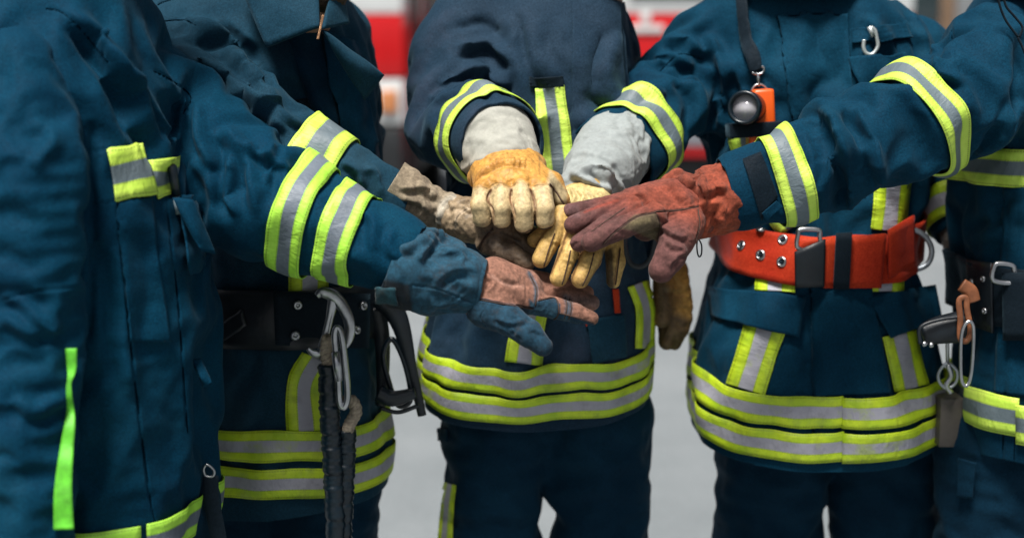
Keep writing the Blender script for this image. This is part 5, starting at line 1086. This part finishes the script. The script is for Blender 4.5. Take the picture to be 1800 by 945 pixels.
def trousers(root, legs, mat, seed, top=.95, folds=(), stripes=()):
    """legs: list of [(x, y, z, r), ...] from the hip down"""
    A = np.array([q[:3] for L in legs for q in L]); f = Field(A.min(0) - (.2, .2, .0), A.max(0) + (.2, .2, .06), .014)
    for i, L in enumerate(legs): f.chain([(q[:3], q[3]) for q in L], k=.01 if i else 0, kj=0)
    V, Q = f.mesh(3); V, Q = cutaway(V, Q, [((0, 0, .12), (0, 0, -1), 9), ((0, 0, top), (0, 0, 1), 9)])
    V = settle(V, Q, lambda M, d: .08 * np.abs(d[:, 2]) + .05 * (1 - np.abs(d[:, 2])), it=110, lo=-.015, hi=.010, bend=.08, seed=seed, amp=.008, freq=11)
    V = relax(V, Q, 1); V, Q = subdiv(V, Q)
    if folds: V = strokes(V, Q, folds)
    V, Q = subdiv(V, Q)
    o = mk('trousers', V, Q, mat, root, solid=.003); return o, bvh_of(V, Q)
def boots(root, legs):
    for L in legs:
        x, y, _, _ = L[-1]; f = Field((x - .12, y - .28, -.03), (x + .12, y + .14, .34), .009)
        f.chain([((x, y, .30), .062), ((x, y, .12), .055), ((x, y, .06), .052)]); f.cone((x, y + .02, .045), (x, y - .15, .04), .045, .048, .03, ((0, 0, 1), .9)); f.F = np.maximum(f.F, (-f.ax[2])[None, None, :].astype(np.float32))
        V, Q = f.mesh(2); o = mk('boot', V, Q, BOOT, root)
def legs_of(xl, xr, y, r=.105, z0=.9): return [[(xl + .012, y, z0, r + .02), (xl, y, .70, r), (xl, y, .45, .092), (xl, y, .10, .088)], [(xr - .012, y, z0, r + .02), (xr, y, .70, r), (xr, y, .45, .092), (xr, y, .10, .088)]]
X = lambda px_, Y, py=850: P(px_, py, Y)[0]
LG = {}
for key, root, xl, xr, Y, r, z0 in (('C', pC, X(866, 2.15), X(1056, 2.15), 2.17, .072, .86), ('D', pD, X(1359, 2.17), X(1566, 2.17), 2.2, .081, .86), ('B', pB, X(415, 2.08), X(560, 2.08), 2.11, .085, .86), ('E', pE, X(1790, 2.0), X(1980, 2.0), 2.08, .085, .86), ('A', pA, X(60, 1.74), X(250, 1.74), 1.74, .085, .86)):
    L = legs_of(xl, xr, Y, r, z0); LG[key] = L; o, bv = trousers(root, L, TROUSER, 70 + ord(key)); boots(root, L)
    if key == 'C': strip('leg_tape', bv, [(795, 850), (788, 890), (783, 960)], [20, 26, 30], TAPE_D, o, off=.004, even=2); flap('cargo_flap', bv, [(768, 752), (790, 752), (790, 775), (770, 772)], TROUSER, o)
    if key == 'D': strip('leg_tape', bv, [(1656, 830), (1657, 868)], 6, TAPE_D, o, off=.003, even=1)
    if key == 'E': flap('cargo_flap', bv, [(1694, 800), (1720, 805), (1715, 870), (1690, 868)], TROUSER, o, off=.012)
def hood(root, cx, cy, z0, r, mat, name='collar', h=.10, tilt=0.):
    f = Field((cx - .16, cy - .16, z0 - .06), (cx + .16, cy + .16, z0 + h + .06), .007)
    f.cone((cx, cy + .01, z0 - .03), (cx, cy, z0 + h), r * 1.25, r, 0); V, Q = f.mesh(2); V, Q = cutaway(V, Q, [((cx, cy, z0 + h * .7), (0, -.25, 1), 1)])
    V = settle(V, Q, lambda M, d: .12 * np.abs(d[:, 2]) + .03, it=80, lo=-.01, hi=.012, seed=5, amp=.004, freq=25); V, Q = subdiv(V, Q); return mk(name, V, Q, mat, root, solid=.004)
ARMS = {'A': [[(215, 130, 1.84, 88), (390, 300, 1.82, 112), (560, 395, 1.765, 88), (838, 503, 1.752, 60)], [(28, 125, 1.63, 70), (45, 600, 1.58, 88), (22, 1250, 1.49, 70)]],
        'B': [[(290, 75, 2.05, 82), (500, 250, 1.87, 76), (800, 378, 1.85, 50)], [(590, 70, 2.2, 60), (615, 230, 2.27, 56), (560, 440, 2.3, 40)]],
        'C': [[(855, 0, 2.17, 78), (805, 215, 2.06, 76), (890, 305, 1.86, 60)], [(1080, 60, 2.24, 55), (1118, 220, 2.28, 60), (1180, 480, 2.18, 42)]],
        'D': [[(1225, 95, 2.19, 70), (1175, 175, 2.12, 82), (1035, 340, 1.875, 60)], [(1610, 100, 2.24, 60), (1645, 230, 2.26, 62), (1690, 440, 2.18, 44)]],
        'E': [[(1745, 120, 1.97, 105), (1480, 265, 1.87, 92), (1220, 368, 1.84, 60)], [(2040, 120, 2.1, 70), (2080, 400, 2.12, 60), (2060, 640, 2.08, 50)]]}
for key, root, nx, cyy, face, beard, hdd in (('A', pA, 110, 1.74, math.radians(-10), False, .02), ('B', pB, 540, 2.10, math.radians(-52), True, .02), ('C', pC, 1030, 2.17, math.radians(-95), False, 0), ('D', pD, 1400, 2.2, math.radians(-100), False, 0), ('E', pE, 1890, 2.07, math.radians(-165), False, 0)):
    cx = (P(nx, 0, cyy)[0] + X({'A': 140, 'B': 490, 'C': 945, 'D': 1425, 'E': 1885}[key], cyy)) / 2; L = LG[key]
    figure(root, cx, cyy, face, ARMS[key], [(L[0][0][0], cyy), (L[1][0][0], cyy)], None, beard=beard, hd=(P(nx, 0, cyy)[0] - cx, -.09 if key == 'B' else 0), hz=-.055 if key == 'B' else 0)
hood(pC, P(1030, 0, 2.15)[0], 2.13, 1.58, .072, HOOD, 'neck_warmer'); hood(pD, P(1395, 0, 2.17)[0], 2.15, 1.57, .085, HOOD, 'neck_warmer'); hood(pE, P(1880, 0, 2.04)[0], 2.02, 1.56, .085, NAVY, 'collar'); hood(pA, P(110, 0, 1.74)[0], 1.74, 1.58, .08, NAVY_A, 'collar')
# hanging left sleeve of E, outside the frame to the right
sE, bsE = sleeve(jE, [(2040, 120, 2.1, 62), (2082, 400, 2.12, 62), (2062, 640, 2.08, 46)], NAVY, 55, 0)
leatherpiece('glove', pE, [([(2062, 630, 2.08, 30), (2056, 720, 2.04, 28)], 0, 0), ([(2048, 720, 2.03, 14), (2040, 790, 2.0, 11)], .01, 0), ([(2064, 722, 2.04, 14), (2060, 798, 2.01, 11)], .01, 0)], SUEDE, RUST, seed=66, h=.0035)
# B's open collar: two stiff leaves and a brass zip
def leaf(name, root, pts, Ys, mat, thick=.005, n=14, sag=.01, seed=1):
    """a cloth leaf bounded by four pixel corners with their own depths, slightly bellied"""
    c = [P(x, y, Y) for (x, y), Y in zip(pts, Ys)]; G = np.zeros((n, n, 3))
    for i, u in enumerate(np.linspace(0, 1, n)):
        for j, v in enumerate(np.linspace(0, 1, n)):
            G[i, j] = (c[0] * (1 - u) + c[1] * u) * (1 - v) + (c[3] * (1 - u) + c[2] * u) * v; G[i, j, 1] -= sag * math.sin(u * math.pi) * math.sin(v * math.pi)
    s = G.reshape(-1, 3); s = s + (.003 * vnoise(s, 40, seed))[:, None] * np.array((0, -1, .3)); return sheet(name, s.reshape(n, n, 3), mat, root, solid=thick, smooth=0)
leaf('collar', jB, [(415, -45), (560, -20), (562, 48), (468, 82)], [1.98, 1.93, 1.90, 1.915], NAVY_G, .006)
leaf('collar', jB, [(585, -35), (600, -20), (612, 42), (566, 52)], [1.95, 1.98, 1.95, 1.90], NAVY_G, .006, seed=2)
leaf('lapel', jB, [(566, 52), (612, 88), (674, 132), (640, 175)], [1.90, 1.93, 1.96, 1.95], NAVY_G, .006, seed=4, sag=.015)
leaf('inner_collar', jB, [(505, 4), (560, 8), (562, 26), (530, 36)], [1.95, 1.92, 1.925, 1.93], BLACK, .005, seed=3)
ZIP = plain('brass_zip', (.45, .25, .14), .35, .8, .2)
m = MB(); zc = curve(px([(568, 28), (564, 45), (559, 68)], 1.888), 10)
for i, q in enumerate(zc): m.box(q, (.003, .002, .0016), .1)
m.build('zip', ZIP, jB)

leaf('pocket_flap', jA, [(304, 348), (340, 352), (378, 446), (352, 440)], [Ypp, Ypp + .01, Ypp + .02, Ypp], NAVY_A, .003, seed=6)
leaf('strap_tab', jA, [(338, 632), (352, 630), (372, 672), (360, 682)], [Ypp + .02, Ypp + .03, Ypp + .01, Ypp + .01], NAVY_A, .003, seed=7)
# ------------------------------------------------------------------ the yard and what stands beyond it
m, t, b = nt('concrete_yard', (.27, .28, .285), .85)
c = ramp(t, noise_to(t, .9, 9, .7), [(.35, (.105, .125, .135)), (.65, (.20, .222, .235))]); c = mixc(t, .5, c, ramp(t, noise_to(t, 60, 4, .7), [(.3, (.08, .095, .10)), (.7, (.25, .27, .285))])); t.links.new(c, b.inputs['Base Color']); bump(t, b, noise_to(t, 90, 4), .003, .5)
mk('ground', [(-250, -12, 0), (250, -12, 0), (250, 400, 0), (-250, 400, 0)], [(0, 1, 2, 3)], m, smooth=False, kind='structure')
WHITE_P = plain('white_coachwork', (.62, .64, .64), .25, 0, .05, 3); RED_P = plain('red_coachwork', (.50, .008, .010), .25, 0, .1, 3); DARK_P = plain('dark_trim', (.012, .014, .016), .5, 0, .3, 10); GREY_P = plain('grey_panel', (.26, .27, .30), .4, .3, .1, 5)
GLASS = nt('cab_glass', (.05, .07, .08), .06)[0]; AMBER = plain('amber_lens', (.5, .20, .08), .25); TYRE = plain('tyre', (.012, .012, .013), .85, 0, .3, 20); LAMP = plain('lamp_lens', (.6, .62, .62), .15, .3); ALU = plain('ribbed_shutter', (.33, .34, .36), .4, .7, .1, 6)
def bx(m, x0, x1, y0, y1, z0, z1, bev=.04): return m.box(((x0 + x1) / 2, (y0 + y1) / 2, (z0 + z1) / 2), (x1 - x0, y1 - y0, z1 - z0), bev)
def wheelset(root, x, y, r, side):
    """wheel with its axle along x"""
    m = MB().lathe((x, y, r), (1, 0, 0), [(r * .6, -.14), (r * .93, -.14), (r, -.10), (r, .10), (r * .93, .14), (r * .6, .14)], 36); w = autosmooth(m.build('wheel', TYRE, root))
    autosmooth(MB().lathe((x, y, r), (side, 0, 0), [(r * .61, .13), (r * .5, .06), (r * .22, .05), (r * .2, .12), (.0001, .12)], 28).build('rim', GREY_P, w))
def engine(x0, x1, y, label, extras=True):
    """cab-over fire engine, nose towards the camera: x0..x1 wide, nose at depth y"""
    e = empty('fire_engine', ((x0 + x1) / 2, y, 0), label, 'fire engine', 'fire engines parked in the yard'); w = x1 - x0
    m = MB(); bx(m, x0, x1, y, y + 2.3, 1.74, 1.98, .1); bx(m, x0, x1, y, y + 2.3, .98, 1.30, .06); bx(m, x0 + .02, x1 - .02, y + .06, y + 2.28, 1.9, 2.95, .06); autosmooth(m.build('cab', WHITE_P, e))
    m = MB(); bx(m, x0 - .003, x1 + .003, y - .01, y + 2.31, 1.31, 1.735, .04); autosmooth(m.build('red_band', RED_P, e))
    m = MB(); bx(m, x0 + .16, x1 - .16, y + .03, y + .10, 2.02, 2.82, .2); w_ = autosmooth(m.build('windscreen', GLASS, e))
    m = MB()
    for s in (-1, 1):
        c = (x0 + x1) / 2 + s * w * .22; m.tube([(c, y + .01, 2.0), (c + s * -.35, y - .0, 2.35)], .012, 6)
    m.build('wiper', DARK_P, e)
    m = MB(); bx(m, x0 + .45, x1 - .75, y - .03, y + .02, 1.36, 1.62, .1)
    for k in range(4): bx(m, x0 + .48, x1 - .78, y - .045, y - .025, 1.385 + .06 * k, 1.41 + .06 * k, .2)
    autosmooth(m.build('grille', DARK_P, e))
    m = MB(); bx(m, x1 - .58, x1 - .22, y - .02, y + .02, 1.46, 1.56, .3); m.build('air_intake', DARK_P, e)
    m = MB(); bx(m, x0 + .0, x1 - .0, y - .14, y + .3, .52, .96, .1); autosmooth(m.build('bumper', DARK_P, e))
    for s in (0, 1):
        xx = x1 - .34 if s else x0 + .34
        MB().lathe((xx, y - .01, 1.14), (0, -1, 0), [(.14, 0), (.145, .03), (.12, .05), (.06, .06), (.0001, .065)], 24).build('headlight', LAMP, e)
        m = MB(); bx(m, (x1 - .16) if s else x0 + .04, (x1 - .04) if s else x0 + .16, y - .03, y + .02, 1.06, 1.22, .2); m.build('indicator', AMBER, e)
        xm = x1 + .16 if s else x0 - .16
        mr = MB(); mr.tube([((x1 if s else x0), y + .2, 2.75), (xm, y, 2.72), (xm, y, 1.95)], .02, 8); arm = mr.build('mirror', DARK_P, e); m = MB(); bx(m, xm - .1, xm + .1, y - .06, y + .06, 2.1, 2.6, .2); m.build('mirror_housing', DARK_P, arm)
    m = MB(); bx(m, x0 + .05, x1 - .05, y + .25, y + 7.2, .45, .97, .06); bx(m, x0 + .02, x1 - .02, y + 2.29, y + 2.5, .9, 2.8, .04); autosmooth(m.build('chassis', DARK_P, e))
    m = MB(); bx(m, x0, x1, y + 2.5, y + 7.3, .98, 2.95, .02); autosmooth(m.build('rear_body', RED_P, e))
    for s in (-1, 1):
        xs = x1 + .004 if s > 0 else x0 - .004
        m = MB(); bx(m, xs - .012, xs + .012, y + .62, y + 1.55, 1.05, 2.75, .1); d = autosmooth(m.build('door', DARK_P, e)); m = MB(); bx(m, xs - .02, xs + .02, y + .9, y + 2.25, .99, 1.56, .05); autosmooth(m.build('step_panel', WHITE_P, e)); m = MB(); bx(m, xs - .02, xs + .02, y + .7, y + 1.48, 2.0, 2.68, .1); m.build('window', GLASS, d); m = MB(); bx(m, xs - .035, xs + .035, y + 1.36, y + 1.50, 1.66, 1.71, .2); m.build('handle', DARK_P, d)
        for k in range(3):
            m = MB(); y0 = y + 2.7 + 1.5 * k; bx(m, xs - .015, xs + .015, y0, y0 + 1.4, 1.05, 2.6, .1)
            for j in range(14): m.tube([(xs + s * .016, y0 + .03, 1.12 + .105 * j), (xs + s * .016, y0 + 1.37, 1.12 + .105 * j)], .012, 6)
            m.build('shutter', ALU, e)
        for yy in (y + 1.1, y + 5.6): wheelset(e, x1 - .15 if s > 0 else x0 + .15, yy, .5, s)
    m = MB(); bx(m, x0 + .3, x1 - .3, y + .5, y + .95, 2.96, 3.14, .2); m.build('light_bar', nt('blue_lamp', (.02, .06, .5), .15)[0], e)
    m = MB(); cxm = (x0 + x1) / 2
    for s in (-.28, .28): m.tube([(cxm + s, y + 2.4, 3.05), (cxm + s, y + 7.1, 3.05)], .03, 8)
    for k in range(14): m.tube([(cxm - .28, y + 2.6 + .33 * k, 3.05), (cxm + .28, y + 2.6 + .33 * k, 3.05)], .018, 6)
    m.build('ladder', ALU, e)
    return e
e1 = engine(P(90, 100, 10)[0], P(708, 100, 10)[0], 10, 'white and red fire engine parked at left behind the open collar')
# the second engine stands broadside: red side with white roof line and white bars
def side_engine(x0, x1, y, label):
    e = empty('fire_engine', ((x0 + x1) / 2, y, 0), label, 'fire engine', 'fire engines parked in the yard')
    m = MB(); bx(m, x0, x1, y, y + 2.4, .62, 1.81, .03); autosmooth(m.build('lower_body', RED_P, e)); m = MB(); bx(m, x0, x1, y + .01, y + 2.39, 1.812, 2.75, .03); autosmooth(m.build('upper_body', WHITE_P, e))
    a = lambda p: P(p, 60, y - .02)[0]
    m = MB(); bx(m, a(1095), a(1167), y - .022, y + .01, 1.655, 1.715, .2); bx(m, a(1126), a(1143), y - .02, y + .01, 1.735, 1.815, .1); m.build('white_marking', WHITE_P, e)
    for k in range(3):
        x = x0 + .3 + k * 1.15; m = MB(); bx(m, x, x + .98, y - .02, y + .01, 1.95, 2.6, .1); f = autosmooth(m.build('window', DARK_P, e)); m = MB(); bx(m, x + .04, x + .94, y - .026, y + .0, 1.99, 2.56, .1); m.build('pane', GLASS, f)
    for k in range(3):
        x = x0 + .4 + k * 1.05
        if abs(x + .45 - (x0 + .8)) < .9 or abs(x + .45 - (x1 - .8)) < .9: continue
        m = MB(); bx(m, x, x + .9, y - .02, y + .01, .72, 1.25, .1); m.build('locker_door', GREY_P, e)
    for x in (x0 + .8, x1 - .8):
        w = autosmooth(MB().lathe((x, y + .02, .5), (0, 1, 0), [(.3, -.06), (.46, -.06), (.5, -.03), (.5, .2), (.46, .24)], 36).build('wheel', TYRE, e)); autosmooth(MB().lathe((x, y + .02, .5), (0, -1, 0), [(.3, .05), (.25, .01), (.1, .0), (.1, .05), (.0001, .05)], 24).build('rim', GREY_P, w))
        w = autosmooth(MB().lathe((x, y + 2.38, .5), (0, -1, 0), [(.3, -.06), (.46, -.06), (.5, -.03), (.5, .2), (.46, .24)], 36).build('wheel', TYRE, e))
    m = MB(); bx(m, x0 + .1, x1 - .1, y + .15, y + 2.25, .4, .62, .1); m.build('chassis', DARK_P, e)
    m = MB(); bx(m, x0 + .1, x1 - .1, y + .2, y + 2.2, 2.752, 2.86, .1); m.build('roof_rack', ALU, e)
    return e
e2 = side_engine(P(800, 60, 12)[0], P(1606, 60, 12)[0], 12, 'red fire engine with white upper side standing behind the two right-hand firefighters')
# station building closing the yard
WALL = plain('render_wall', (.20, .21, .22), .9, 0, .15, 2); FRAME = plain('brown_timber', (.16, .10, .06), .6, 0, .2, 8); DGLASS = nt('dark_glass', (.03, .045, .05), .1)[0]; ROOF = plain('roof_metal', (.10, .10, .11), .5)
s = empty('fire_station', (0, 26, 0), 'long grey fire station with brown framed bay doors beyond the engines', 'building')
m = MB(); bx(m, -16, 24, 26, 38, 0, 6.2, .002); autosmooth(m.build('wall', WALL, s)); m = MB(); bx(m, -16.5, 24.5, 25.5, 38.5, 6.2, 6.6, .05); m.build('roof', ROOF, s)
for k in range(8):
    x = -14.65 + k * 4.7; m = MB(); bx(m, x, x + .25, 25.9, 26.1, 0, 4.2, .05); bx(m, x + 3.55, x + 3.8, 25.9, 26.1, 0, 4.2, .05); bx(m, x, x + 3.8, 25.88, 26.1, 4.2, 4.5, .05); d = m.build('bay_door', FRAME, s)
    m = MB()
    for j in range(4): bx(m, x + .27, x + 3.53, 25.95, 26.05, .05 + 1.04 * j, 1.03 + 1.04 * j, .05)
    m.build('door_panel', DGLASS, d)
print('objects', len(bpy.data.objects), 'time', round(time.time() - T0, 1))
